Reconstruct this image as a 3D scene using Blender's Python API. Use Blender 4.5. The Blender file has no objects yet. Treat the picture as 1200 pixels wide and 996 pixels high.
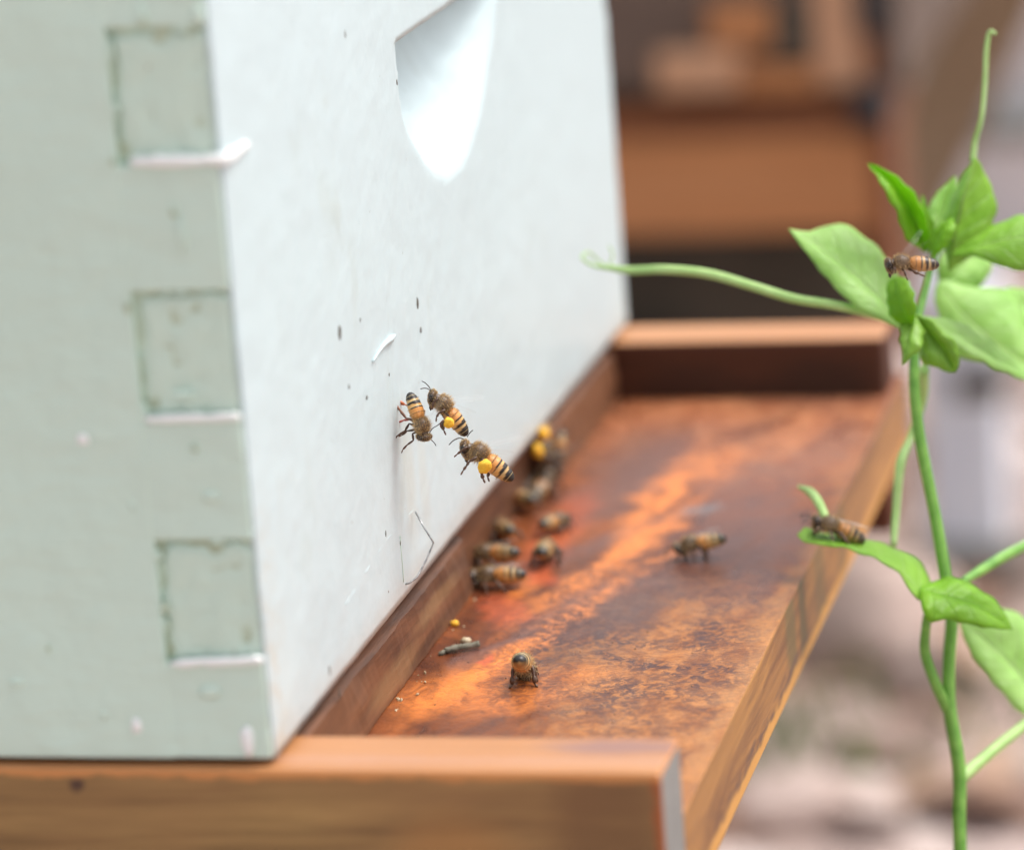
import bpy, bmesh, math, random
import numpy as np
from mathutils import Vector, Matrix, noise as mnoise

random.seed(7)
scene = bpy.context.scene
col = scene.collection

# ------------------------------------------------------------------ camera
CR = Vector((0.973394, 0.217997, -0.07058))      # camera right
CD = Vector((-0.01156, -0.260911, -0.965294))    # camera down
CF = Vector((-0.228846, 0.940427, -0.251449))    # camera forward
CP = Vector((0.222557, -0.699464, 0.255188))
FPX = 4652.57
cam_data = bpy.data.cameras.new("camera")
cam = bpy.data.objects.new("camera", cam_data)
col.objects.link(cam)
mw = Matrix(((CR.x, -CD.x, -CF.x, CP.x), (CR.y, -CD.y, -CF.y, CP.y), (CR.z, -CD.z, -CF.z, CP.z), (0, 0, 0, 1)))
cam.matrix_world = mw
cam_data.sensor_width = 36.0
cam_data.lens = FPX / 1200.0 * 36.0
cam_data.clip_start = 0.02
cam_data.clip_end = 500
cam_data.dof.use_dof = True
cam_data.dof.focus_distance = 0.864
cam_data.dof.aperture_fstop = 8.0
cam_data.dof.aperture_blades = 0
scene.camera = cam

# ------------------------------------------------------------------ light
SUN_EL, SUN_AZ = math.radians(64), math.radians(62)     # azimuth measured from +Y towards +X
world = bpy.data.worlds.new("World")
scene.world = world
world.use_nodes = True
wn = world.node_tree
wn.nodes.clear()
sky = wn.nodes.new('ShaderNodeTexSky')
sky.sky_type = 'NISHITA'
sky.sun_disc = False
sky.sun_elevation = SUN_EL
sky.sun_rotation = SUN_AZ
sky.air_density = 1.0
sky.dust_density = 6.0
sky.ozone_density = 1.0
hs = wn.nodes.new('ShaderNodeHueSaturation')
hs.inputs['Saturation'].default_value = 0.34
hs.inputs['Value'].default_value = 1.0
bg = wn.nodes.new('ShaderNodeBackground')
bg.inputs['Strength'].default_value = 0.15
wo = wn.nodes.new('ShaderNodeOutputWorld')
wn.links.new(sky.outputs[0], hs.inputs['Color'])
wn.links.new(hs.outputs[0], bg.inputs['Color'])
wn.links.new(bg.outputs[0], wo.inputs['Surface'])
sd = bpy.data.lights.new("sun", 'SUN')
sd.energy = 0.62
sd.angle = math.radians(22)
sd.color = (1.0, 0.985, 0.965)
sun = bpy.data.objects.new("sun", sd)
col.objects.link(sun)
sdir = Vector((math.sin(SUN_AZ) * math.cos(SUN_EL), math.cos(SUN_AZ) * math.cos(SUN_EL), math.sin(SUN_EL)))
sun.rotation_euler = sdir.to_track_quat('Z', 'Y').to_euler()
scene.view_settings.view_transform = 'Standard'
scene.view_settings.look = 'None'
scene.view_settings.exposure = 0.84
scene.view_settings.gamma = 1.0
scene.render.engine = 'CYCLES'
scene.cycles.use_denoising = True
scene.cycles.max_bounces = 6

# ------------------------------------------------------------------ helpers: pixel rays of the photograph (1200 x 996) to points in the place
def ray(u, v):
    return CR * ((u - 600) / FPX) + CD * ((v - 498) / FPX) + CF
def at(u, v, t): return CP + ray(u, v) * t
def at_y(u, v, Y):
    r = ray(u, v); return CP + r * ((Y - CP.y) / r.y)
def at_z(u, v, Z):
    r = ray(u, v); return CP + r * ((Z - CP.z) / r.z)

# ------------------------------------------------------------------ node helper
class G:
    def __init__(s, name):
        s.m = bpy.data.materials.new(name); s.m.use_nodes = True
        s.t = s.m.node_tree; s.b = s.t.nodes['Principled BSDF']
        s.co = s.t.nodes.new('ShaderNodeTexCoord').outputs['Object']
    def new(s, ty): return s.t.nodes.new(ty)
    def link(s, a, b): s.t.links.new(a, b)
    def val(s, inp, v):
        if isinstance(v, bpy.types.NodeSocket): s.link(v, inp)
        else: inp.default_value = v
    def mapping(s, scale=(1, 1, 1), loc=(0, 0, 0), rot=(0, 0, 0), co=None):
        n = s.new('ShaderNodeMapping'); s.link(co or s.co, n.inputs['Vector'])
        n.inputs['Scale'].default_value = scale; n.inputs['Location'].default_value = loc; n.inputs['Rotation'].default_value = rot
        return n.outputs[0]
    def noise(s, scale, detail=4, rough=.5, dist=0, stretch=None, co=None, loc=(0, 0, 0)):
        n = s.new('ShaderNodeTexNoise')
        v = co or s.co
        if stretch or loc != (0, 0, 0): v = s.mapping(stretch or (1, 1, 1), loc, co=co)
        s.link(v, n.inputs['Vector'])
        n.inputs['Scale'].default_value = scale; n.inputs['Detail'].default_value = detail
        n.inputs['Roughness'].default_value = rough; n.inputs['Distortion'].default_value = dist
        return n.outputs['Fac']
    def noisecol(s, scale, detail=2, co=None):
        n = s.new('ShaderNodeTexNoise'); s.link(co or s.co, n.inputs['Vector'])
        n.inputs['Scale'].default_value = scale; n.inputs['Detail'].default_value = detail
        return n.outputs['Color']
    def ramp(s, fac, stops):
        n = s.new('ShaderNodeValToRGB'); s.link(fac, n.inputs[0])
        e = n.color_ramp.elements
        while len(e) < len(stops): e.new(.5)
        for k, (p, c) in enumerate(stops):
            e[k].position = p
            e[k].color = (c, c, c, 1) if isinstance(c, (int, float)) else (*c, 1)
        return n.outputs[0]
    def mix(s, fac, a, b, mode='MIX'):
        n = s.new('ShaderNodeMix'); n.data_type = 'RGBA'; n.blend_type = mode
        s.val(n.inputs[0], fac)
        for i, v in ((6, a), (7, b)):
            if isinstance(v, tuple): v = (*v, 1)
            s.val(n.inputs[i], v)
        return n.outputs[2]
    def math(s, op, a, b=0.0, c=None):
        n = s.new('ShaderNodeMath'); n.operation = op
        s.val(n.inputs[0], a); s.val(n.inputs[1], b)
        if c is not None: s.val(n.inputs[2], c)
        return n.outputs[0]
    def ellipse(s, cx, cy, rx, ry, ang, soft=.4, co=None, axes='xy'):
        # 1 inside, 0 outside, in object coordinates of the named plane
        sep = s.new('ShaderNodeSeparateXYZ'); s.link(co or s.co, sep.inputs[0])
        a, b = sep.outputs['XYZ'.index(axes[0].upper())], sep.outputs['XYZ'.index(axes[1].upper())]
        dx, dy = s.math('SUBTRACT', a, cx), s.math('SUBTRACT', b, cy)
        c_, s_ = math.cos(ang), math.sin(ang)
        u = s.math('ADD', s.math('MULTIPLY', dx, c_ / rx), s.math('MULTIPLY', dy, s_ / rx))
        v = s.math('ADD', s.math('MULTIPLY', dx, -s_ / ry), s.math('MULTIPLY', dy, c_ / ry))
        d = s.math('SQRT', s.math('ADD', s.math('MULTIPLY', u, u), s.math('MULTIPLY', v, v)))
        n = s.new('ShaderNodeMapRange'); n.interpolation_type = 'SMOOTHSTEP'
        s.link(d, n.inputs[0]); n.inputs[1].default_value = 1 + soft; n.inputs[2].default_value = 1 - soft
        n.inputs[3].default_value = 0; n.inputs[4].default_value = 1
        return n.outputs[0]
    def warp(s, scale, amt, detail=3):
        c = s.noisecol(scale, detail)
        n = s.new('ShaderNodeVectorMath'); n.operation = 'MULTIPLY_ADD'
        s.link(c, n.inputs[0]); n.inputs[1].default_value = (amt, amt, amt)
        a = s.new('ShaderNodeVectorMath'); a.operation = 'SUBTRACT'; s.link(s.co, a.inputs[0]); a.inputs[1].default_value = (amt / 2,) * 3
        s.link(a.outputs[0], n.inputs[2])
        return n.outputs[0]
    def bump(s, h, strength=.3, dist=.001, prev=None):
        n = s.new('ShaderNodeBump'); s.link(h, n.inputs['Height']); n.inputs['Strength'].default_value = strength
        n.inputs['Distance'].default_value = dist
        if prev: s.link(prev, n.inputs['Normal'])
        s.link(n.outputs[0], s.b.inputs['Normal']); return n.outputs[0]
    def set(s, **k):
        for a, v in k.items():
            i = s.b.inputs[a.replace('_', ' ')]
            if isinstance(v, tuple) and len(v) == 3: v = (*v, 1)
            s.val(i, v)
        return s.m

MAT = {}
# painted hive wood
def paint(name, base, dirt=(.36, .38, .28), amount=.5):
    g = G(name)
    big = g.noise(9, 3); med = g.noise(60, 5, .6)
    c = g.mix(g.ramp(big, [(.35, 0.0), (.7, 1.0)]), base, tuple(x * .95 for x in base))
    st = g.ramp(g.noise(45, 6, .7, .6, (1, 1, .35)), [(.60, 0.0), (.72, amount * .45)])
    c = g.mix(st, c, dirt)
    sp = g.ramp(g.noise(420, 2, .5), [(.745, 0.0), (.765, amount)])
    c = g.mix(sp, c, (.2, .17, .12))
    return g, c
g, c = paint('painted_front', (.545, .66, .685))
# grime near the lower corner and painted shadow streaks below the bee at the wall
w = g.warp(60, .006)
for e in ((.116, .022, .0045, .013, 0, .8, .10), (.128, .020, .003, .012, 0, .8, .08)):
    m_ = g.ellipse(e[0], e[1], e[2], e[3], e[4], e[5], co=w, axes='yz'); c = g.mix(g.math('MULTIPLY', m_, e[6] * 4), c, (.52, .54, .47))
m_ = g.ellipse(.006, .012, .0055, .03, 0, .9, co=w, axes='yz')
c = g.mix(g.math('MULTIPLY', g.math('MULTIPLY', m_, g.ramp(g.noise(260, 4, .7), [(.45, 0.0), (.62, 1.0)])), .45), c, (.5, .36, .2))
m_ = g.ellipse(.17, .000, .2, .004, 0, .9, co=w, axes='yz')
c = g.mix(g.math('MULTIPLY', m_, .35), c, (.5, .42, .34))
h1 = g.noise(330, 6, .6, .3, (1, .5, 1)); h2 = g.noise(70, 3, .5)
b1 = g.bump(h2, .25, .002); g.bump(h1, .14, .0006, b1)
MAT['paint_front'] = g.set(Base_Color=c, Roughness=.42)
g, c = paint('painted_side', (.60, .755, .66), amount=.35)  # same paint as the front, tinted greener for the light on this side
h1 = g.noise(240, 6, .6, .3, (.25, 1, 1)); h2 = g.noise(55, 3, .5)
b1 = g.bump(h2, .7, .003); g.bump(h1, .6, .0008, b1)
MAT['paint_side'] = g.set(Base_Color=c, Roughness=.5)
g, c = paint('painted_pin_end', (.60, .755, .65), amount=.5)
h1 = g.noise(150, 6, .65, 1.0, (1, 1, .5)); g.bump(h1, .6, .0015)
MAT['paint_pin'] = g.set(Base_Color=c, Roughness=.5)
g = G('dirty_shaded_groove'); MAT['groove'] = g.set(Base_Color=g.mix(g.ramp(g.noise(180, 4), [(.4, 0.0), (.6, 1.0)]), (.40, .46, .32), (.56, .68, .55)), Roughness=.9)  # olive of the socket lines: dirt, with their shade painted in
g = G('thick_white_paint'); g.bump(g.noise(220, 4), .5, .001)
MAT['bead'] = g.set(Base_Color=(.85, .87, .86), Roughness=.35)

# stained wood, grain along an axis
def wood(name, dark, light, axis='x', scale=1.0, rough=.45, coat=0.0, contrast=1.0, spots=(), tint=None):
    g = G(name)
    st = {'x': (.06, 1, 1), 'y': (1, .06, 1), 'z': (1, 1, .06)}[axis]
    co = g.mapping(st)
    n1 = g.noise(90 * scale, 6, .62, 1.6, co=co); n2 = g.noise(600 * scale, 3, .6, .2, co=co); n3 = g.noise(14 * scale, 3, .5, .5)
    c = g.mix(g.ramp(n1, [(.5 - .2 / contrast, 0.0), (.5 + .2 / contrast, 1.0)]), dark, light)
    c = g.mix(g.ramp(n2, [(.3, .35), (.6, 0.0)]), c, tuple(x * .55 for x in dark))
    c = g.mix(g.ramp(n3, [(.35, .5), (.65, 0.0)]), c, tint or dark)
    for (cx, cy, rx, ry, axes, cc, amt) in spots:
        m_ = g.ellipse(cx, cy, rx, ry, 0, .5, co=g.warp(200, .003), axes=axes)
        c = g.mix(g.math('MULTIPLY', m_, amt), c, cc)
    g.bump(n2, .25, .0006, g.bump(n1, .25, .001))
    g.set(Base_Color=c, Roughness=rough, Specular_IOR_Level=.35)
    if coat: g.set(Coat_Weight=coat, Coat_Roughness=.25)
    return g.m
MAT['rail'] = wood('rail_wood', (.15, .080, .024), (.38, .23, .08), 'x', rough=.5, coat=.2,
    spots=((-.0405, -.0035, .0016, .0012, 'xz', (.05, .02, .015), .9), (.066, -.012, .010, .03, 'xz', (.14, .06, .022), .6), (.0765, -.015, .0016, .05, 'xz', (.30, .07, .015), .8), (.035, -.020, .012, .010, 'xz', (.40, .18, .05), .5),
           (.0, -.0006, .5, .0012, 'xz', (.60, .24, .07), .8)), tint=(.30, .14, .055))
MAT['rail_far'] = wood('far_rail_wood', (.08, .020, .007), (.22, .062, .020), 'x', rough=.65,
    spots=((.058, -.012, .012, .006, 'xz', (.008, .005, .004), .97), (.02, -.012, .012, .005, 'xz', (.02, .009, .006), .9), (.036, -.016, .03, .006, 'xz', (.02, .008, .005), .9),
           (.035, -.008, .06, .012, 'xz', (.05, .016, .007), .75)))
MAT['rail_top'] = wood('rail_top_wood', (.40, .17, .065), (.58, .29, .125), 'x', rough=.42, coat=.1,
    spots=((.066, .0125, .014, .004, 'xy', (.25, .13, .11), .85), (.0, .0045, .6, .002, 'xy', (.45, .24, .16), .5)))
g = G('pale_primed_end_grain'); g.bump(g.noise(500, 4), .4, .0008)
MAT['end_grain'] = g.set(Base_Color=g.mix(g.noise(90, 5), (.15, .145, .14), (.28, .27, .25)), Roughness=.7)
MAT['strip'] = wood('rough_strip_wood', (.050, .019, .009), (.19, .075, .032), 'y', 1.3, rough=.5, contrast=1.6, tint=(.22, .10, .05),
    spots=((.09, -.012, .02, .003, 'yz', (.34, .20, .09), .4), (.13, -.008, .018, .002, 'yz', (.36, .22, .10), .35)))
g = G('dark_cavity'); MAT['cavity'] = g.set(Base_Color=g.mix(g.noise(120), (.006, .004, .003), (.015, .009, .006)), Roughness=.9)

# landing board: orange brown stained wood with violet grey weathering, bright scrapes, speckle
g = G('landing_board_wood')
wp = g.warp(55, .022, 4); wf = g.warp(160, .010, 4); ws = g.warp(75, .016, 6)
n1 = g.noise(45, 6, .62, 1.2, (1.6, .7, 1)); n2 = g.noise(160, 6, .7, .8, (1, .55, 1)); n3 = g.noise(700, 4, .7)
c = g.mix(g.ramp(n1, [(.36, 0.0), (.62, 1.0)]), (.080, .022, .009), (.25, .068, .016))
# far end: lighter worn orange
c = g.mix(g.math('MULTIPLY', g.ellipse(.045, .315, .05, .06, 0, .6, co=wp), .7), c, g.mix(g.ramp(n2, [(.4, 0.0), (.6, 1.0)]), (.30, .10, .045), (.50, .21, .10)))
# violet grey films
for (cx, cy, rx, ry, an, am) in ((.035, .155, .012, .030, -.35, .9), (.020, .262, .010, .045, -.2, .7), (.057, .215, .013, .035, .2, .75), (.052, .262, .012, .02, 0, .5),
                                 (.018, .128, .0035, .032, -.35, .85), (.024, .205, .005, .03, -.5, .7), (.062, .165, .010, .025, .1, .55), (.066, .29, .006, .03, 0, .4)):
    m_ = g.math('MULTIPLY', g.ellipse(cx, cy, rx, ry, an, .5, co=wp), am)
    c = g.mix(m_, c, (.150, .072, .058))
# bright raw orange scrapes running diagonally
for (cx, cy, rx, ry, an, am) in ((.023, .130, .0040, .046, -.26, .95), (.0145, .100, .0085, .020, -.35, .8), (.0285, .190, .0042, .040, -.24, .9), (.029, .245, .004, .040, -.05, .75), (.040, .275, .006, .02, .1, .45),
                                 (.0395, .192, .0022, .014, -.6, .7), (.035, .096, .009, .014, -.9, .45), (.012, .165, .0025, .012, 0, .5), (.020, .085, .013, .009, 0, .6)):
    m_ = g.math('MULTIPLY', g.ellipse(cx, cy, rx, ry, an, .75, co=ws), am)
    m_ = g.math('MULTIPLY', m_, g.ramp(n2, [(.36, .25), (.52, 1.0)]))
    c = g.mix(m_, c, (.80, .24, .048))
for (cx, cy, rx, ry, an, am) in ((.015, .113, .0016, .004, 0, .8), (.011, .150, .005, .012, .3, .5), (.014, .176, .0035, .008, .3, .6), (.010, .215, .006, .03, 0, .35)):
    m_ = g.math('MULTIPLY', g.ellipse(cx, cy, rx, ry, an, .5, co=wf), am); c = g.mix(m_, c, (.62, .12, .045))
# near right corner: tan orange, freckled with dark violet
nr = g.ellipse(.066, .085, .030, .075, .15, .5, co=wp)
c = g.mix(g.math('MULTIPLY', nr, .75), c, g.mix(g.ramp(n2, [(.4, 0.0), (.6, 1.0)]), (.22, .075, .020), (.52, .21, .055)))
fr = g.math('MULTIPLY', g.ramp(g.noise(420, 7, .8, .8), [(.455, 0.0), (.53, .95)]), g.ramp(g.noise(48, 4, .6, .5), [(.38, .15), (.54, 1.0)]))
c = g.mix(g.math('MULTIPLY', fr, g.ellipse(.048, .125, .032, .065, .15, .6, co=wp)), c, (.055, .022, .022))
# edge lip paler
c = g.mix(g.math('MULTIPLY', g.ellipse(.0755, .10, .0030, .14, 0, .9, co=wp), .35), c, (.54, .26, .09))
for (cx, cy, rx, ry, an, am) in ((.041, .150, .008, .020, -.3, .7), (.052, .200, .010, .022, .1, .5), (.016, .285, .012, .03, 0, .5), (.060, .335, .02, .012, 0, .35), (.040, .300, .006, .02, -.3, .45)):
    c = g.mix(g.math('MULTIPLY', g.ellipse(cx, cy, rx, ry, an, .6, co=wp), am), c, (.095, .048, .040))
c = g.mix(g.math('MULTIPLY', g.ellipse(.0430, .232, .0035, .005, -.4, .8, co=wf), .6), c, (.17, .17, .18))
c = g.mix(g.ramp(n3, [(.34, .4), (.46, 0.0)]), c, (.12, .05, .035))
rg = g.ramp(n1, [(.3, .22), (.7, .5)])
g.bump(n3, .35, .0005, g.bump(n2, .30, .0009))
MAT['board'] = g.set(Base_Color=c, Roughness=rg, Specular_IOR_Level=.28)
# board edge
g = G('landing_board_edge_wood')
co = g.mapping((1, .10, 1)); n1 = g.noise(110, 6, .65, 1.5, co=co); n2 = g.noise(500, 4, .6, co=co)
c = g.mix(g.ramp(n1, [(.35, 0.0), (.62, 1.0)]), (.16, .06, .016), (.38, .17, .04))
wp = g.warp(50, .012)
c = g.mix(g.math('MULTIPLY', g.ellipse(.13, -.02, .012, .03, 0, .6, co=wp, axes='yz'), .0), c, (.1, .1, .02))
for (cy, r, am) in ((.155, .006, .8), (.172, .0045, .9), (.20, .008, .6), (.235, .006, .5)):
    c = g.mix(g.math('MULTIPLY', g.ellipse(cy, -.023, r, .03, .12, .5, co=wp, axes='yz'), am), c, (.12, .085, .025))
c = g.mix(g.math('MULTIPLY', g.ellipse(.15, -.0350, .4, .0026, 0, .5, co=g.warp(120, .003), axes='yz'), .85), c, (.62, .30, .06))
c = g.mix(g.math('MULTIPLY', g.math('MULTIPLY', g.ellipse(.12, -.0315, .06, .0014, 0, .6, co=g.warp(120, .004), axes='yz'), g.ramp(n2, [(.4, 0.0), (.5, 1.0)])), .9), c, (.09, .04, .03))
g.bump(n2, .3, .0006, g.bump(n1, .3, .001))
MAT['board_edge'] = g.set(Base_Color=c, Roughness=.45)

def simple(name, a, b, scale, rough=.6, bump=.3, bd=.001, metallic=0, **k):
    g = G(name); n = g.noise(scale, 5, .6, .4)
    g.bump(n, bump, bd)
    return g.set(Base_Color=g.mix(g.ramp(n, [(.35, 0.0), (.65, 1.0)]), a, b), Roughness=rough, Metallic=metallic, **k)
MAT['wire'] = simple('galvanised_wire', (.25, .25, .25), (.5, .5, .5), 900, .4, .2, .0003, .9)
MAT['twig'] = simple('weathered_twig', (.10, .09, .06), (.26, .24, .18), 500, .8, .5, .0006)
MAT['wax'] = simple('pale_wax', (.34, .24, .13), (.56, .46, .30), 300, .45)
MAT['yellow'] = simple('pollen', (.85, .42, .02), (.92, .55, .05), 1500, .75, .6, .0003)
MAT['speck'] = simple('dark_speck', (.05, .04, .03), (.13, .11, .09), 600, .8)
MAT['stone'] = simple('pinkish_stone', (.36, .26, .22), (.56, .44, .39), 22, .85, .5, .006)
MAT['stone_dark'] = simple('brown_stone', (.16, .10, .08), (.32, .22, .18), 22, .85, .5, .006)
MAT['litter_a'] = simple('dry_leaf_tan', (.34, .20, .13), (.48, .33, .24), 40, .8)
MAT['litter_b'] = simple('dry_leaf_brown', (.12, .06, .04), (.24, .13, .08), 40, .8)
MAT['litter_c'] = simple('dry_leaf_pale', (.48, .37, .32), (.60, .50, .46), 40, .8)
MAT['grass'] = simple('grass_blade', (.10, .17, .04), (.2, .3, .08), 20, .6)
MAT['far_plank'] = wood('neighbour_front_wood', (.42, .17, .06), (.54, .26, .12), 'x', .35, .7)
MAT['far_red'] = wood('neighbour_red_wood', (.15, .045, .015), (.27, .10, .035), 'x', .35, .5)
MAT['far_grey'] = wood('neighbour_weathered_wood', (.11, .075, .058), (.20, .14, .11), 'x', .3, .7)
MAT['far_tan'] = wood('neighbour_pale_block_wood', (.46, .25, .14), (.62, .36, .22), 'z', .3, .6)
MAT['far_dark'] = simple('dark_parts_and_shade', (.05, .042, .030), (.085, .07, .052), 12, .8)  # dark tone; on the panel below the hive it paints the shade
MAT['black_metal'] = simple('black_iron', (.008, .009, .012), (.02, .02, .025), 60, .5)
MAT['lean'] = wood('leaning_plank_wood', (.26, .18, .11), (.38, .28, .18), 'z', .3, .7)
MAT['white_post'] = simple('pale_blue_white_paint', (.70, .74, .84), (.80, .84, .90), 18, .5)
MAT['bucket'] = simple('white_bucket_plastic', (.80, .81, .86), (.86, .87, .92), 6, .45)
MAT['cinder'] = simple('grey_concrete', (.20, .21, .20), (.30, .30, .28), 40, .9, .6, .003)
MAT['roof'] = simple('zinc_cover', (.5, .5, .5), (.6, .6, .6), 20, .4, .1, .001, .7)

# ground
g = G('leafy_ground')
n1 = g.noise(4, 6, .6, .5); n2 = g.noise(30, 5, .65); n3 = g.noise(1.3, 3)
c = g.mix(g.ramp(n2, [(.35, 0.0), (.65, 1.0)]), (.24, .165, .135), (.46, .35, .30))
c = g.mix(g.ramp(n1, [(.45, 0.0), (.62, .8)]), c, (.58, .46, .42))
c = g.mix(g.math('MULTIPLY', g.ellipse(-.25, 4.2, 2.5, 1.6, 0, .3, axes='xy'), .85), c, g.mix(n2, (.10, .115, .095), (.19, .20, .17)))
g.bump(n2, .6, .02)
MAT['ground'] = g.set(Base_Color=c, Roughness=.9)

# leaf material (UV: u across -1..1 mapped 0..1, v along)
def leafmat(name, c1, c2, vein, sheen=.25, transl=.35):
    g = G(name)
    uv = g.new('ShaderNodeTexCoord').outputs['UV']
    sep = g.new('ShaderNodeSeparateXYZ'); g.link(uv, sep.inputs[0])
    au = g.math('ABSOLUTE', g.math('SUBTRACT', sep.outputs[0], .5))
    mid = g.ramp(au, [(.0, 1.0), (.035, 0.0)])
    s1 = g.math('FRACT', g.math('MULTIPLY', g.math('SUBTRACT', sep.outputs[1], g.math('MULTIPLY', au, .55)), 6.0))
    lat = g.ramp(g.math('ABSOLUTE', g.math('SUBTRACT', s1, .5)), [(.0, .7), (.06, 0.0)])
    v = g.math('MAXIMUM', mid, lat)
    n = g.noise(90, 4)
    c = g.mix(g.ramp(n, [(.3, 0.0), (.7, 1.0)]), c1, c2)
    c = g.mix(g.math('MULTIPLY', v, .7), c, vein)
    blot = g.ramp(g.noise(30, 4, .6), [(.35, .45), (.6, 0.0)]); c = g.mix(blot, c, tuple(x * .55 for x in c1))
    g.bump(g.math('SUBTRACT', g.noise(350, 3), g.math('MULTIPLY', v, .8)), .5, .0012)
    g.set(Base_Color=c, Roughness=.42)
    tr = g.new('ShaderNodeBsdfTranslucent'); g.link(g.mix(1.0, c, (1.3, 1.35, .7), 'MULTIPLY'), tr.inputs[0])
    mx = g.new('ShaderNodeMixShader'); mx.inputs[0].default_value = transl
    out = g.t.nodes['Material Output']
    g.link(g.b.outputs[0], mx.inputs[1]); g.link(tr.outputs[0], mx.inputs[2]); g.link(mx.outputs[0], out.inputs[0])
    return g.m
MAT['leaf'] = leafmat('bright_vine_leaf', (.22, .46, .03), (.36, .62, .08), (.52, .72, .26))
MAT['leaf_deep'] = leafmat('deep_green_vine_leaf', (.20, .44, .015), (.32, .58, .035), (.32, .6, .10), transl=.5)
MAT['leaf_pale'] = leafmat('pale_sheen_vine_leaf', (.38, .62, .16), (.54, .76, .32), (.66, .82, .5), transl=.5)  # paler copy of the leaf, sky sheen put into its colour
MAT['stem'] = simple('vine_stem', (.10, .28, .03), (.20, .42, .07), 200, .5)
MAT['tendril'] = simple('pale_tendril', (.30, .50, .14), (.42, .60, .22), 150, .5)

# bees
g = G('bee_cuticle')
at_ = g.new('ShaderNodeVertexColor'); at_.layer_name = 'Col'
MAT['bee'] = g.set(Base_Color=at_.outputs[0], Roughness=.38, Subsurface_Weight=0.0)
g.bump(g.noise(2500, 3), .3, .0001)
MAT['eye'] = simple('bee_eye', (.012, .007, .005), (.03, .018, .012), 1500, .15)
g = G('bee_hair'); at_ = g.new('ShaderNodeVertexColor'); at_.layer_name = 'Col'
MAT['fur'] = g.set(Base_Color=at_.outputs[0], Roughness=.7)
g = G('bee_wing')
n = g.noise(900, 3, .6, .8)
g.set(Base_Color=g.mix(g.ramp(n, [(.42, 0.0), (.5, 1.0)]), (.35, .25, .15), (.8, .78, .74)), Roughness=.25)
tp = g.new('ShaderNodeBsdfTransparent'); mx = g.new('ShaderNodeMixShader'); mx.inputs[0].default_value = .16
g.link(tp.outputs[0], mx.inputs[1]); g.link(g.b.outputs[0], mx.inputs[2]); g.link(mx.outputs[0], g.t.nodes['Material Output'].inputs[0])
MAT['wing'] = g.m
g = G('bee_wing_flight')
g.set(Base_Color=(.8, .78, .74), Roughness=.2)
tp = g.new('ShaderNodeBsdfTransparent'); mx = g.new('ShaderNodeMixShader'); mx.inputs[0].default_value = .055
g.link(tp.outputs[0], mx.inputs[1]); g.link(g.b.outputs[0], mx.inputs[2]); g.link(mx.outputs[0], g.t.nodes['Material Output'].inputs[0])
MAT['wing_air'] = g.m

# ------------------------------------------------------------------ object helpers
def link(name, me, mats, parent=None, smooth=False):
    if isinstance(me, bmesh.types.BMesh):
        bm = me; me = bpy.data.meshes.new(name); bm.to_mesh(me); bm.free()
    o = bpy.data.objects.new(name, me); col.objects.link(o)
    for m in (mats if isinstance(mats, (list, tuple)) else [mats]):
        if m is not None and len(me.materials) < (len(mats) if isinstance(mats, (list, tuple)) else 1): me.materials.append(m)
    if smooth:
        for p in me.polygons: p.use_smooth = True
    if parent: o.parent = parent
    return o
def empty(name, loc, label, cat, group=None, rot=None):
    o = bpy.data.objects.new(name, None); col.objects.link(o); o.empty_display_size = .01
    o.location = loc
    if rot: o.rotation_euler = rot
    o['label'] = label; o['category'] = cat
    if group: o['group'] = group
    return o
def tag(o, label=None, cat=None, group=None, kind=None):
    if label: o['label'] = label
    if cat: o['category'] = cat
    if group: o['group'] = group
    if kind: o['kind'] = kind
    return o
def add_box(bm, lo, hi, bev=0, mi=0):
    r = bmesh.ops.create_cube(bm, size=1)
    vs = r['verts']
    for v in vs:
        v.co = Vector([(lo[i] + hi[i]) / 2 + v.co[i] * (hi[i] - lo[i]) for i in range(3)])
    fs = set(f for v in vs for f in v.link_faces)
    for f in fs: f.material_index = mi
    if bev:
        es = list(set(e for v in vs for e in v.link_edges))
        bmesh.ops.bevel(bm, geom=es, offset=bev, segments=2, affect='EDGES', profile=.5)
    return fs
def box(name, lo, hi, mat, parent=None, bev=0, org=(0, 0, 0)):
    bm = bmesh.new()
    add_box(bm, [lo[i] - org[i] for i in range(3)], [hi[i] - org[i] for i in range(3)], bev)
    return link(name, bm, mat, parent)
def add_tube(bm, pts, rads, n=8, mi=0, cap=True):
    pts = [Vector(p) for p in pts]
    if isinstance(rads, (int, float)): rads = [rads] * len(pts)
    rings = []; prev = None
    for i, p in enumerate(pts):
        d = (pts[min(i + 1, len(pts) - 1)] - pts[max(i - 1, 0)]).normalized()
        if prev is None:
            a = Vector((0, 0, 1)) if abs(d.z) < .9 else Vector((1, 0, 0))
            x = d.cross(a).normalized()
        else:
            x = (prev - d * prev.dot(d)).normalized()
        prev = x; y = d.cross(x)
        rings.append([bm.verts.new(p + (x * math.cos(2 * math.pi * k / n) + y * math.sin(2 * math.pi * k / n)) * rads[i]) for k in range(n)])
    for a, b in zip(rings, rings[1:]):
        for k in range(n):
            f = bm.faces.new((a[k], a[(k + 1) % n], b[(k + 1) % n], b[k])); f.material_index = mi; f.smooth = True
    if cap:
        f = bm.faces.new(rings[0][::-1]); f.material_index = mi
        f = bm.faces.new(rings[-1]); f.material_index = mi
    return rings
def curve_pts(pts, sub=6):
    pts = [Vector(p) for p in pts]; out = []
    P = [pts[0] * 2 - pts[1]] + pts + [pts[-1] * 2 - pts[-2]]
    for i in range(1, len(P) - 2):
        for k in range(sub):
            t = k / sub
            a, b, c_, d = P[i - 1], P[i], P[i + 1], P[i + 2]
            out.append(.5 * ((2 * b) + (c_ - a) * t + (2 * a - 5 * b + 4 * c_ - d) * t * t + (3 * b - a - 3 * c_ + d) * t ** 3))
    out.append(pts[-1]); return out
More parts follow.
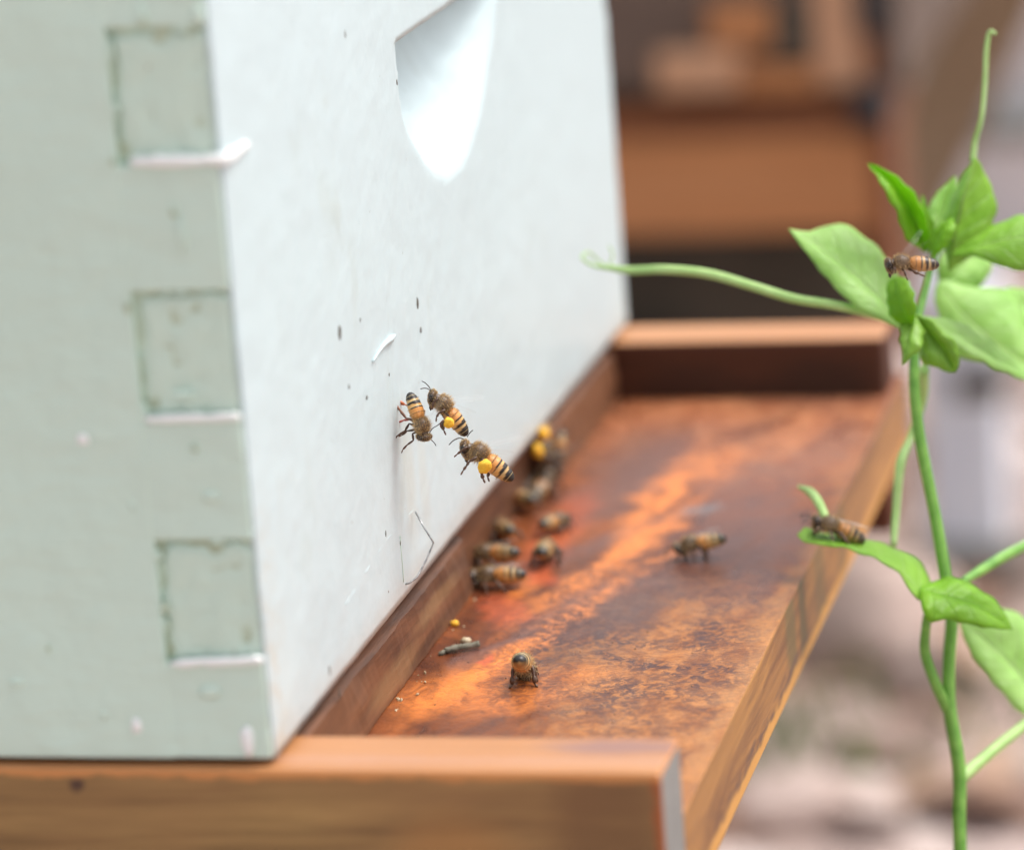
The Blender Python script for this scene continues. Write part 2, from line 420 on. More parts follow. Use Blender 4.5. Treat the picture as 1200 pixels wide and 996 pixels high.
def lerp_list(vals, n):
    return [float(np.interp(i / (n - 1) * (len(vals) - 1), range(len(vals)), vals)) for i in range(n)]

# ------------------------------------------------------------------ setting: the ground
GZ = -.45
bm = bmesh.new()
xs = [-200, -60, -20, -8] + [(-4 + i * .12) for i in range(67)] + [8, 20, 60, 200]
ys = [-200, -60, -20, -6] + [(-2 + i * .12) for i in range(75)] + [12, 30, 80, 200]
gv = [[bm.verts.new((x, y, GZ + (.022 * mnoise.noise(Vector((x * 2.2, y * 2.2, 0))) + .01 * mnoise.noise(Vector((x * 7, y * 7, 3))) if abs(x) < 5 and abs(y) < 8 else 0))) for x in xs] for y in ys]
for j in range(len(ys) - 1):
    for i in range(len(xs) - 1):
        bm.faces.new((gv[j][i], gv[j][i + 1], gv[j + 1][i + 1], gv[j + 1][i]))
tag(link('ground', bm, MAT['ground'], smooth=True), kind='structure')
# leaf litter and grass, uncountable
def litter(name, n, mats, region, label, cat, smin, smax, grass=False):
    bm = bmesh.new()
    for _ in range(n):
        x = random.uniform(*region[0]); y = random.uniform(*region[1]); s = random.uniform(smin, smax)
        a = random.uniform(0, 6.3)
        mi = random.choice(range(len(mats)))
        if grass:
            h = s; w_ = s * .05; dx, dy = random.uniform(-.5, .5) * h, random.uniform(-.5, .5) * h
            vs = [bm.verts.new((x - w_, y, GZ)), bm.verts.new((x + w_, y, GZ)), bm.verts.new((x + w_ * .6 + dx * .4, y + dy * .4, GZ + h * .6)), bm.verts.new((x + dx, y + dy, GZ + h * .9))]
            bm.faces.new(vs)
        else:
            q = Matrix.Translation((x, y, GZ + .012 + random.uniform(0, .02))) @ Matrix.Rotation(a, 4, 'Z') @ Matrix.Rotation(random.uniform(-.5, .5), 4, 'X') @ Matrix.Rotation(random.uniform(-.4, .4), 4, 'Y')
            L = s; W_ = s * random.uniform(.3, .5)
            l = [(-L, 0, 0), (-L * .4, -W_, .2 * W_), (L * .4, -W_ * .8, .25 * W_), (L, 0, 0.1 * L), (L * .4, W_ * .8, .25 * W_), (-L * .4, W_, .2 * W_)]
            vs = [bm.verts.new(q @ Vector(p)) for p in l]
            f1 = bm.faces.new((vs[0], vs[1], vs[2], vs[3])); f2 = bm.faces.new((vs[0], vs[3], vs[4], vs[5]))
            f1.material_index = f2.material_index = mi
    return tag(link(name, bm, mats), label, cat, kind='stuff')
litter('leaf_litter', 2600, [MAT['litter_a'], MAT['litter_b'], MAT['litter_c']], ((-1.2, 1.0), (.5, 2.5)), 'tan and brown dry leaves scattered over the ground beyond the hive', 'dry leaves', .012, .035)
litter('grass', 90, [MAT['grass']], ((-.30, .02), (1.16, 1.36)), 'sparse green grass tufts on the bare ground below the landing board', 'grass', .02, .05, True)

# ------------------------------------------------------------------ the near hive
W = .3602; HX = -.46; HZ = .0014; HT = .2454
p_, z0 = .0246, .0212
T = .019
hive = empty('beehive', (0, 0, HZ), 'pale greenish white painted wooden beehive standing on the brown landing base', 'beehive')
O = (0, 0, HZ)
def hbox(name, lo, hi, mat, bev=.0004, parent=hive): return box(name, lo, hi, mat, parent, bev, O)
# front panel: scooped handhold worked into a fine grid
bm = bmesh.new()
hy0, hy1, hzt = .1335, .2320, .1192        # handhold ends and straight top edge
hyc = (hy0 + hy1) / 2; hw = (hy1 - hy0) / 2
def scoop_bottom(y):
    return .0007 * mnoise.noise(Vector((y * 350, 4, 4))) + min(hzt - .001,   .0817 + .0230 * abs((y - .1775) / .0445) ** 2.1)
def front_depth(y, z):
    y = y + .0005 * mnoise.noise(Vector((7, 1, z * 260)))
    edge = 0.0
    if hy0 < y < hy1 and z < hzt:
        zb = scoop_bottom(y)
        if z > zb:
            side = min((y - hy0) / .0045, (hy1 - y) / .0045, 1.0)
            side = side ** .6
            r = (z - zb) / .0385
            d = .022 * min(1, r ** .85 * 1.03) * side
            d += .0012 * mnoise.noise(Vector((y * 90 + z * 80, z * 340, 1.0))) * min(1, r * 4)
            return d
    # sags, brush pools and bumps in the thick paint
    d = .00014 * mnoise.noise(Vector((y * 90, z * 60, 5.0))) + .00012 * mnoise.noise(Vector((y * 300, z * 220, 9.0)))
    return d
ysF = sorted(set([.0 + W * i / 190 for i in range(191)] + [hy0 + .0001, hy0 + .0012, hy0 + .003, hy1 - .0001, hy1 - .0012, hy1 - .003]))
zsF = sorted(set([HZ + HT * i / 150 for i in range(151)] + [hzt - .00015, hzt + .00015]))
def ynot(y, z):   # the far arris is worn
    if y > W - .0001: return y - .0006 + .0012 * abs(mnoise.noise(Vector((z * 60, 2, 2)))) - (.0022 if .0895 < z < .0945 else 0)
    return y
fv = []
for z in zsF:
    row = []
    for y in ysF:
        yy = ynot(y, z); x = -front_depth(y, z)
        if y < .0001: x -= .0004; yy = .0008 + .0005 * mnoise.noise(Vector((z * 130, 0, 0)))
        row.append(bm.verts.new((x, yy, z - HZ)))
    fv.append(row)
for j in range(len(zsF) - 1):
    for i in range(len(ysF) - 1):
        f = bm.faces.new((fv[j][i], fv[j][i + 1], fv[j + 1][i + 1], fv[j + 1][i])); f.smooth = True
# thickness: side, bottom, top, back
bk = [[bm.verts.new((-T, y, z - HZ)) for y in (.0045, W)] for z in (HZ, HZ + HT)]
bot = fv[0]; top = fv[-1]
nf = [bm.verts.new((-.0035, .0045, z - HZ)) for z in zsF]
bm.faces.new([bk[0][0]] + [nf[0]] + bot + [bk[0][1]])
bm.faces.new([bk[1][1]] + top[::-1] + [nf[-1]] + [bk[1][0]])
near = [r[0] for r in fv]; far = [r[-1] for r in fv]
for j in range(len(zsF) - 1): bm.faces.new((near[j], near[j + 1], nf[j + 1], nf[j]))
bm.faces.new(far + [bk[1][1], bk[0][1]])
bm.faces.new(nf[::-1] + [bk[0][0], bk[1][0]][0:2])
bm.faces.new((bk[0][0], bk[0][1], bk[1][1], bk[1][0]))
bmesh.ops.recalc_face_normals(bm, faces=bm.faces)
link('front_panel', bm, MAT['paint_front'], hive)
# side panel: main board, its own pins, and the recessed end-grain pins of the front board in between
bm = bmesh.new()
zt = HZ + HT
def sb(lo, hi, b=.0005): add_box(bm, [lo[i] - O[i] for i in range(3)], [hi[i] - O[i] for i in range(3)], b)
sb((HX + T, 0, HZ), (-.0203, T, zt), .0004)
open_z = [(z0, z0 + p_), (z0 + 2 * p_, z0 + 3 * p_), (z0 + 4 * p_, z0 + 5 * p_ + .0012), (z0 + 6 * p_, z0 + 7 * p_), (z0 + 8 * p_, zt - .0003)]
zz = HZ
for a, b in open_z:
    if a > zz: sb((-.0203 - .0005, .0001, zz + .0001), (-.0006, .0044, a - .0001), .0005)
    zz = b
o = link('side_panel', bm, MAT['paint_side'], hive)
for k, (a, b) in enumerate(open_z):
    # rough end of a front-board pin sunk a little inside its socket
    bm = bmesh.new()
    nx, nz = 14, 14
    gl = .0010; gt = .0010
    gz = [max(-.0001, .0004 + .0014 * mnoise.noise(Vector((3 + k * 5, j * .33, 1)))) + (.0006 if j > nz * .6 else 0) for j in range(nz + 1)]
    gx = [max(.0001, .0007 + .0011 * mnoise.noise(Vector((9 + k * 5, i * .33, 6)))) for i in range(nx + 1)]
    P = [[bm.verts.new((-.0203 + gz[j] + (.0203 - gz[j] - .0008) * i / nx, .0009 + .0016 * abs(mnoise.noise(Vector((i * .30 + k * 7, j * .42, 2)))) + (.0006 if i == 0 or j == nz else 0), a + (b - gx[i] - a) * j / nz - HZ)) for i in range(nx + 1)] for j in range(nz + 1)]
    for j in range(nz):
        for i in range(nx):
            f = bm.faces.new((P[j][i], P[j][i + 1], P[j + 1][i + 1], P[j + 1][i])); f.smooth = True
    r = bmesh.ops.extrude_face_region(bm, geom=list(bm.faces))
    for e in r['geom']:
        if isinstance(e, bmesh.types.BMVert): e.co.y = .0046
    bmesh.ops.recalc_face_normals(bm, faces=bm.faces)
    link('joint_pin', bm, MAT['paint_pin'], hive)
    if k < 3:
        # dark gap on the upper and outer edge of the socket
        hbox('joint_gap', (-.0206, .0017, a), (-.0008, .0044, b + .0004), MAT['groove'], 0)
def on_front(u, v, X=0.0):
    r = ray(u, v); return CP + r * ((X - CP.x) / r.x)
# thick ridges of white paint along the lower lip of the sockets
def bead(u0, v0, u1, v1, Y=-.0002, rad=.00105, curl=None, n=14):
    bm = bmesh.new()
    pts = [at_y(u0 + (u1 - u0) * i / n, v0 + (v1 - v0) * i / n, Y) for i in range(n + 1)]
    if curl: pts += curl
    pts = [p + Vector((0, random.uniform(-.00006, .00006), random.uniform(-.00012, .00012))) for p in pts]
    rr = [rad * random.uniform(.8, 1.2) for _ in pts]; rr[0] *= .5; rr[-1] *= .5
    add_tube(bm, [Vector(p) - Vector(O) for p in pts], rr, 10)
    return link('paint_ridge', bm, MAT['bead'], hive)
bead(153, 190, 262, 187, curl=[on_front(266, 185, .0002), on_front(271, 182, .0001), on_front(277, 177, 0), on_front(285, 171, -.0002), on_front(290, 167, -.0006)])
bead(170, 491, 282, 488, rad=.00075)
bead(200, 777, 309, 773, rad=.00085)
# blobs and drips of old paint on the side
def blob(name, pos, r, sx=1, sz=1, mat=None, parent=hive, seed=0, flat='y', th=.35):
    bm = bmesh.new(); bmesh.ops.create_icosphere(bm, subdivisions=2, radius=1)
    for v in bm.verts:
        n_ = 1 + .35 * mnoise.noise(v.co * 1.4 + Vector((seed, 0, 0)))
        q = Vector((v.co.x * r * sx, v.co.y * r * th, v.co.z * r * sz)) if flat == 'y' else (Vector((v.co.x * r * th, v.co.y * r * sx, v.co.z * r * sz)) if flat == 'x' else Vector((v.co.x * r * sx, v.co.y * r * sz, v.co.z * r * th)))
        v.co = q * n_ + Vector(pos) - (parent.location if parent else Vector())
    o = link(name, bm, mat, parent, smooth=True); return o
for k, (u, v, r, sx, sz) in enumerate([(213, 275, .0013, .7, 2.6), (203, 245, .0009, .8, 1.6), (97, 515, .0013, 1, .9), (160, 850, .0014, .8, 1.3), (155, 592, .0009, 1, 1), (247, 582, .0014, 1.2, .9),
        (246, 810, .0016, 1.5, .9), (290, 868, .0018, .8, 1.7), (213, 463, .0012, 1.8, .7), (228, 525, .0011, 1, .8), (122, 838, .0009, 1, 1), (165, 18, .0013, .8, 1.6), (232, 18, .0012, 1, 1.6), (20, 800, .0012, 1.4, .6)]):
    blob('paint_drip', at_y(u, v, 0), r, sx, sz, MAT['bead'] if k in (2, 3, 7) else MAT['paint_side'], seed=k * 3.1)
for k in range(9):
    a, b = open_z[k % 3]
    if k % 2: P = Vector((-.0200 + .0195 * random.random(), .0008, b - .0004))
    else: P = Vector((-.0199, .0008, a + (b - a) * random.random()))
    blob('paint_drip', P, random.uniform(.0006, .0011), random.uniform(.8, 2.4) if k % 2 else .8, .8 if k % 2 else random.uniform(.8, 3.4), MAT['paint_pin'], seed=k * 2.3 + 50, th=.9)
for k, (u, v, r) in enumerate([(150, 362, .0008), (203, 250, .0006), (228, 525, .0006), (132, 190, .0006), (168, 25, .0007), (193, 712, .0008), (57, 760, .0005)]):
    blob('paint_chip', at_y(u, v, -.0003), r, 1, 1.4, MAT['groove'], seed=k * 1.7, th=.2)
# raised scrape, chips and specks on the front
bm = bmesh.new()
pts = [on_front(u, v, .0002) - Vector(O) for u, v in ((437, 424), (443, 414), (450, 404), (458, 397), (463, 393))]
add_tube(bm, curve_pts(pts, 3), lerp_list([.0002, .0003, .0005, .0008, .0003], 13), 8)
link('paint_ridge', bm, MAT['paint_front'], hive)
bm = bmesh.new()
pts = [on_front(u, v, -.00005) - Vector(O) for u, v in ((405, 708), (430, 668), (452, 634), (473, 610), (486, 596))]
add_tube(bm, curve_pts(pts, 3), .00008, 6); link('paint_ridge', bm, MAT['paint_front'], hive)
bm = bmesh.new()
pts = [on_front(u, v, .0001) - Vector(O) for u, v in ((469, 628), (470, 645), (472, 665), (473, 682))]
add_tube(bm, curve_pts(pts, 3), .00010, 6); link('paint_crack', bm, MAT['paint_pin'], hive)
for k, (u, v, r, sx, sz) in enumerate([(489, 355, .0010, .8, 1.4), (398, 390, .0008, 1.4, 2.0), (422, 375, .0005, 1, 1), (493, 387, .0006, 1, 1.2), (456, 439, .0004, 1, 1), (430, 466, .0005, 1, 1), (409, 453, .0004, 1, 1.4),
        (469, 636, .0006, 1, 1), (452, 625, .0004, 1, 1.8), (455, 693, .0004, 1, 1), (465, 97, .0005, 1, 1.5), (404, 40, .0006, 1, 2.2), (386, 785, .0006, 1, 2), (398, 812, .0006, 1, 2)]):
    blob('dark_speck', on_front(u, v), r, sx, sz, MAT['speck'], seed=k, flat='x', th=.25)
# other walls and cover
hbox('rear_panel', (HX, 0.0005, HZ), (HX + T - .0005, W, zt), MAT['paint_side'])
hbox('side_panel', (HX + T, W - T, HZ), (-T - .0003, W - .0004, zt), MAT['paint_side'])
hbox('roof', (HX - .008, -.010, zt + .0005), (.010, W + .010, zt + .045), MAT['roof'], .002)

# ------------------------------------------------------------------ bottom board with rails
FZ = -.0160; XE = .0766
base = empty('landing_base', (0, 0, 0), 'orange brown wooden bottom board and landing shelf the bees walk on', 'bottom board')
O2 = (0, 0, 0)
def rail(y0, y1, x1, m_face, m_top, m_end, bev):
    bm = bmesh.new()
    add_box(bm, (HX - .02, y0, -.055), (x1, y1, 0), bev)
    for f in bm.faces:
        n = f.normal
        f.material_index = 1 if n.z > .6 else (2 if n.x > .95 else 0)
    bmesh.ops.recalc_face_normals(bm, faces=bm.faces)
    return link('side_rail', bm, [m_face, m_top, m_end], base)
rail(-.002, .0184, XE + .0001, MAT['rail'], MAT['rail_top'], MAT['end_grain'], .0009)
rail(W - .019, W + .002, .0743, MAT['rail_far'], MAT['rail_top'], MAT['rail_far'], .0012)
bm = bmesh.new()
add_box(bm, (HX, .0186, -.0362), (XE, W + .006, FZ), .0005)
for f in bm.faces: f.material_index = 1 if f.normal.x > .5 else 0
link('landing_board', bm, [MAT['board'], MAT['board_edge']], base)
# rough strip closing the space under the box front, with an entrance gap
bm = bmesh.new()
def strip(y0, y1):
    bm = bmesh.new(); n = 40
    prof = [(-.010, HZ - .0002), (-.0040, HZ - .0002), (-.0030, -.0016), (-.0006, -.0030), (.0001, -.009), (.0006, -.0158), (-.010, -.0158)]
    rings = []
    for i in range(n + 1):
        y = y0 + (y1 - y0) * i / n
        rings.append([bm.verts.new((x + (.0007 * mnoise.noise(Vector((y * 70, z * 130, k))) + .0003 * mnoise.noise(Vector((y * 300, z * 430, k))) if k in (3, 4, 5) else 0), y, z)) for k, (x, z) in enumerate(prof)])
    for a, b in zip(rings, rings[1:]):
        for k in range(7): f = bm.faces.new((a[k], a[(k + 1) % 7], b[(k + 1) % 7], b[k]))
    bm.faces.new(rings[0]); bm.faces.new(rings[-1][::-1])
    bmesh.ops.recalc_face_normals(bm, faces=bm.faces)
    return link('entrance_reducer', bm, MAT['strip'], base)
strip(.0186, .163); strip(.250, W - .0192)
box('entrance_back', (-.018, .1605, -.0159), (-.0042, .2525, HZ - .0006), MAT['strip'], base, 0, O2)
# wax and debris along the seam
bm = bmesh.new()
for _ in range(16):
    y = random.choice((random.uniform(.05, .16), random.gauss(.09, .015))); x = .0014 + abs(random.gauss(0, .0020)); r = random.uniform(.00012, .00045)
    if y < .02: continue
    m_ = Matrix.Translation((x, y, FZ + r * .5)) @ Matrix.Rotation(random.uniform(0, 6), 4, (random.random(), random.random(), .3))
    bmesh.ops.create_icosphere(bm, subdivisions=1, radius=r, matrix=m_ @ Matrix.Diagonal((1, 1.5, .7, 1)))
tag(link('wax_crumbs', bm, MAT['wax']), 'pale wax crumbs lying in the seam where landing board meets hive', 'wax crumbs', kind='stuff')
bm = bmesh.new()
for _ in range(110):
    y = random.uniform(.03, .3); x = random.uniform(.006, .074); r = random.uniform(.00006, .00022)
    bmesh.ops.create_icosphere(bm, subdivisions=1, radius=r, matrix=Matrix.Translation((x, y, FZ + r * .5)) @ Matrix.Diagonal((1, 1.5, .8, 1)))
tag(link('dust_grains', bm, MAT['speck']), 'tiny dark grains of dirt scattered on the landing board', 'dirt', kind='stuff')
P = at_z(533, 733, FZ)
tag(blob('pollen_pellet', P + Vector((0, 0, .0006)), .0009, 1.2, 1, MAT['yellow'], None, 3, 'z', .8), 'single yellow pollen pellet lying on the board above the twig', 'pollen pellet')
P = at_z(546, 754, FZ)
tag(blob('wax_crumb', P + Vector((0, 0, .0007)), .0010, 1.2, 1, MAT['wax'], None, 5, 'z', .8), 'whitish wax crumb lying against the little twig', 'wax crumb')
# twig
a = at_z(522, 766, FZ) + Vector((0, 0, .0007)); b = at_z(562, 760, FZ) + Vector((0, 0, .0012))
bm = bmesh.new(); pts = curve_pts([a, a.lerp(b, .35) + Vector((0, 0, .0002)), a.lerp(b, .7), b], 4)
add_tube(bm, pts, [.00075 * random.uniform(.8, 1.15) for _ in pts], 8)
add_tube(bm, [a, a + Vector((-.0006, -.001, -.0003)), a + Vector((-.0014, -.0012, -.0004))], [.0005, .0006, .0003], 6)
tag(link('twig', bm, MAT['twig']), 'short grey twig lying on the landing board near the hive wall', 'twig')
# bent wire hooked in the front wall
bm = bmesh.new()
pts = [on_front(487, 600, .0006), on_front(497, 618, .004), on_front(508, 636, .005), on_front(500, 655, .004), on_front(489, 676, .002), on_front(480, 683, .001), on_front(473, 685, -.0005)]
add_tube(bm, pts, .00022, 8)
tag(link('bent_wire', bm, MAT['wire'], smooth=True), 'thin bent grey wire sticking out of the white hive front near its bottom', 'wire')
# stand below the base, reaching the ground
for k, (x, y, side) in enumerate(((-.08, .02, 'near the corner'), (-.08, .30, 'at the back'))):
    bm = bmesh.new()
    for j in range(2): add_box(bm, (x - .16, y - .02, GZ + .19 * j - .0), (x + .03, y + .08, GZ + .19 * (j + 1) - .004), .003)
    t = link('concrete_pier', bm, MAT['cinder']); tag(t, 'grey concrete block pier below the landing base %s of the hive' % side, 'concrete block', 'piers under the hive')

# ------------------------------------------------------------------ neighbouring hive, far out of focus
YB = 1.20
def px_box(name, u0, v0, u1, v1, Y, thick, mat, parent, bev=.002):
    a = at_y(u0, v1, Y); b = at_y(u1, v0, Y)
    P0 = parent.location
    return box(name, (min(a.x, b.x), Y, min(a.z, b.z)), (max(a.x, b.x), Y + thick, max(a.z, b.z)), mat, parent, bev, P0)
nb = empty('neighbour_hive', (-.25, 1.3, GZ), 'brown wooden beehive in the background with bare plank front and small pale blocks', 'beehive')
px_box('front_plank', 500, 160, 1018, 283, YB, .0055, MAT['far_plank'], nb)
px_box('end_plank', 1018.6, 150, 1043, 420, YB + .002, .06, MAT['far_red'], nb)
px_box('landing_shelf', 500, 118, 1036, 185, YB + .0058, .10, MAT['far_red'], nb)  # dark red face, the shadow on this board put into its colour
px_box('body_board', 500, -520, 1030, 121, YB + .016, .30, MAT['far_grey'], nb)
px_box('batten', 955, -300, 992, 104, YB + .008, .0135, MAT['far_tan'], nb)
px_box('pale_block', 768, 62, 862, 112, YB - .002, .0235, MAT['far_tan'], nb)
px_box('cross_rail', 863, 78, 954, 112, YB + .004, .0175, MAT['far_plank'], nb)
px_box('cross_rail', 830, 2, 905, 60, YB + .010, .0115, MAT['far_plank'], nb)
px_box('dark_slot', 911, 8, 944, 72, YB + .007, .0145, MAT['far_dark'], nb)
px_box('side_post', 993, 40, 1029, 106, YB + .011, .0105, MAT['far_red'], nb)
px_box('iron_corner', 1000, 104, 1038, 152, YB - .008, .0135, MAT['black_metal'], nb)
px_box('iron_latch', 1004, -60, 1030, 42, YB + .003, .018, MAT['black_metal'], nb)
px_box('shade_panel', 500, 240, 1017, 420, YB + .108, .02, MAT['far_dark'], nb)  # dark sheet added for the shadow space under the neighbouring hive
px_box('stand_leg', 640, 421, 720, 1080, YB + .05, .05, MAT['far_grey'], nb)
px_box('stand_leg', 740, 421, 800, 1080, YB + .05, .05, MAT['far_grey'], nb)
# leaning plank
a = at_y(1235, -130, 1.62); b = at_z(1010, 420, GZ)
A = at(1215, -120, 2.30); B = at(1005, 360, 2.45)
d = (B - A); L = d.length; zax = -d.normalized(); xax = CR - zax * CR.dot(zax); xax.normalize(); yax = zax.cross(xax)
lp = empty('leaning_plank', A.lerp(B, .5), 'tan weathered plank leaning at a slant behind the vine', 'plank')
lp.matrix_world = Matrix.Translation(A.lerp(B, .5)) @ Matrix((xax, yax, zax)).transposed().to_4x4()
o = box('board', (-.024, -.011, -L / 2 - .1), (.024, .011, L / 2), MAT['lean'], lp, .003)
o = box('end_cleat', (-.029, -.0255, -L / 2 - .08), (.029, -.0112, -L / 2 - .02), MAT['lean'], lp, .003)
# pale post
P = at_z(1145, 690, GZ)
a = at_y(1090, 300, P.y); b = at_y(1188, 300, P.y)
wd = (b - a).length
pc = at_y(1135, 680, P.y)
post = empty('pale_post', (pc.x, P.y, GZ), 'pale blue white painted square post behind the vine stem', 'post')
wd = (at_y(1188, 500, P.y) - at_y(1094, 500, P.y)).length
ph = at_y(1135, 335, P.y).z - GZ
box('shaft', (-wd / 2, 0, 0), (wd / 2, wd, ph), MAT['white_post'], post, .004)
box('foot_block', (-wd / 2 - .006, -.006, 0), (wd / 2 + .006, wd + .006, .03), MAT['cinder'], post, .003)
box('iron_strap', (-.003, -.0035, ph - .068), (wd / 2 + .002, wd, ph - .050), MAT['far_dark'], post, .001)
# white bucket further back
bc = at_z(1195, 330, GZ)
bk_ = empty('plastic_bucket', (bc.x - .015, bc.y + .10, GZ), 'white plastic bucket with a dark rim band standing behind the leaning plank', 'bucket')
bm = bmesh.new(); prof = [(.001, .002), (.105, .002), (.11, .01), (.13, .30), (.136, .30), (.136, .325), (.128, .325), (.105, .02), (.001, .018)]
rings = [[bm.verts.new((r * math.cos(2 * math.pi * k / 40), r * math.sin(2 * math.pi * k / 40), z)) for k in range(40)] for r, z in prof]
for a, b in zip(rings, rings[1:]):
    for k in range(40): f = bm.faces.new((a[k], a[(k + 1) % 40], b[(k + 1) % 40], b[k])); f.smooth = True
bmesh.ops.recalc_face_normals(bm, faces=bm.faces)
pail = link('pail', bm, MAT['bucket'], bk_)
bm = bmesh.new(); pts = [Vector((.134 * math.cos(t), .134 * math.sin(t), .13)) for t in [2 * math.pi * k / 40 for k in range(41)]]
add_tube(bm, pts, .013, 8); link('rim_band', bm, MAT['cinder'], pail)
bm = bmesh.new(); pts = [Vector((.145 * math.cos(t), -.02 - .145 * math.sin(t) * .5, .29 - .13 * math.sin(t))) for t in [math.pi * k / 20 for k in range(21)]]
add_tube(bm, pts, .0025, 6); link('handle', bm, MAT['wire'], pail)
# stones
def stone(u, v, r, sx, sy, sz, mat, label, seed):
    p0 = at_z(u, v, GZ)
    bm = bmesh.new(); bmesh.ops.create_icosphere(bm, subdivisions=4, radius=1)
    for vv in bm.verts:
        n_ = 1 + .28 * mnoise.noise(vv.co * 1.1 + Vector((seed, 3, 1))) + .08 * mnoise.noise(vv.co * 4 + Vector((seed, 0, 1)))
        vv.co = Vector((vv.co.x * sx, vv.co.y * sy, max(-.6, vv.co.z) * sz)) * (r * n_)
    o = link('stone', bm, mat, smooth=True); o.location = (p0.x, p0.y, GZ + r * sz * .35)
    return tag(o, label, 'stone', 'stones on the ground below the landing board')
stone(1025, 770, .046, 1.1, 1, 1.0, MAT['stone'], 'large pale pinkish stone on the ground right of the landing board', 1)
stone(1130, 810, .035, 1.4, 1, .7, MAT['stone'], 'flat pink stone behind the vine stem beside a dark hollow', 4)
stone(1190, 640, .030, 1.2, 1, .9, MAT['stone_dark'], 'brown stone beside the foot of the pale post', 8)
stone(925, 960, .030, 1.2, 1, .6, MAT['stone'], 'low pale stone nearest the bottom edge of the landing board', 12)
stone(1165, 950, .028, 1.5, 1, .5, MAT['stone_dark'], 'low brown stone right of the vine stem at the bottom', 15)
stone(1050, 900, .024, 1.5, 1, .5, MAT['stone_dark'], 'small brown stone in front of the large pinkish stone', 19)

# ------------------------------------------------------------------ the vine
TV = .925
vine = empty('climbing_vine', at_z(1128, 1500, GZ), 'green climbing vine with broad lobed leaves and long tendrils beside the landing board', 'vine')
vine.location = (at(1128, 996, TV).x, at(1128, 996, TV).y, GZ)
VO = Vector(vine.location)
def stem(name, pts, rads, mat, sub=6):
    P = curve_pts([at(*p) if not isinstance(p, Vector) else p for p in pts], sub)
    bm = bmesh.new(); add_tube(bm, [q - VO for q in P], lerp_list(rads, len(P)), 10)
    return link(name, bm, mat, vine)
gp = Vector((VO.x - .004, VO.y + .004, GZ - .01)); gm = at(1128, 996, TV).lerp(gp, .5) + Vector((.012, .004, 0))
stem('main_stem', [gp, gm, (1132, 1250, TV + .006), (1129, 1100, TV + .002), (1126, 1020, TV), (1124, 960, TV), (1124, 900, TV), (1113, 830, TV), (1112, 780, TV), (1115, 720, TV), (1107, 670, TV), (1097, 610, TV), (1085, 550, TV), (1076, 500, TV), (1071, 440, TV), (1075, 380, TV + .004), (1087, 330, TV + .01), (1098, 290, TV + .015)],
     [.0019, .0018, .0017, .0016, .0016, .0016, .0016, .0015, .0015, .0015, .0014, .0014, .0013, .0011, .0009, .0007], MAT['stem'])
stem('side_shoot', [(1110, 830, TV), (1096, 800, TV - .003), (1084, 765, TV - .004), (1085, 735, TV - .006), (1088, 715, TV - .008)], [.0013, .0012, .0011, .0010], MAT['stem'])
stem('petiole', [(1122, 915, TV), (1145, 895, TV + .004), (1172, 872, TV + .01), (1200, 850, TV + .016), (1225, 830, TV + .02)], [.0016, .0014, .0013, .0013], MAT['tendril'])
stem('petiole', [(1127, 682, TV + .002), (1150, 668, TV + .01), (1180, 650, TV + .018), (1225, 628, TV + .03)], [.0009, .0012, .0013, .0012], MAT['stem'])
stem('tendril', [(1083, 432, TV + .01), (1081, 470, TV + .02), (1066, 515, TV + .02), (1055, 545, TV + .012), (1050, 600, TV + .01), (1047, 640, TV + .006)], [.0012, .0011, .0009, .0012, .0010, .0008], MAT['tendril'])
stem('tendril', [(1070, 382, TV), (1030, 370, TV), (980, 358, TV), (930, 350, TV + .005), (880, 335, TV + .01), (830, 321, TV + .015), (780, 316, TV + .02), (740, 317, TV + .03), (715, 314, TV + .035), (695, 311, TV + .04), (682, 302, TV + .04), (690, 296, TV + .043), (702, 306, TV + .045), (712, 312, TV + .045), (718, 300, TV + .045), (714, 288, TV + .045)],
     [.0012, .0011, .0011, .0011, .0011, .0011, .0011, .0010, .0007, .0004, .0003, .00025, .00025, .00025, .0002, .0002], MAT['tendril'])
stem('tendril', [(1140, 190, TV + .012), (1143, 165, TV + .012), (1150, 140, TV + .01), (1154, 100, TV + .01), (1156, 60, TV + .01), (1160, 38, TV + .01), (1167, 40, TV + .008)], [.0008, .0007, .0006, .0006, .0006, .0005, .0003], MAT['tendril'])
stem('tendril', [(968, 608, TV - .006), (960, 590, TV - .002), (950, 577, TV + .004), (936, 570, TV + .01)], [.0010, .0011, .0011, .0004], MAT['tendril'])

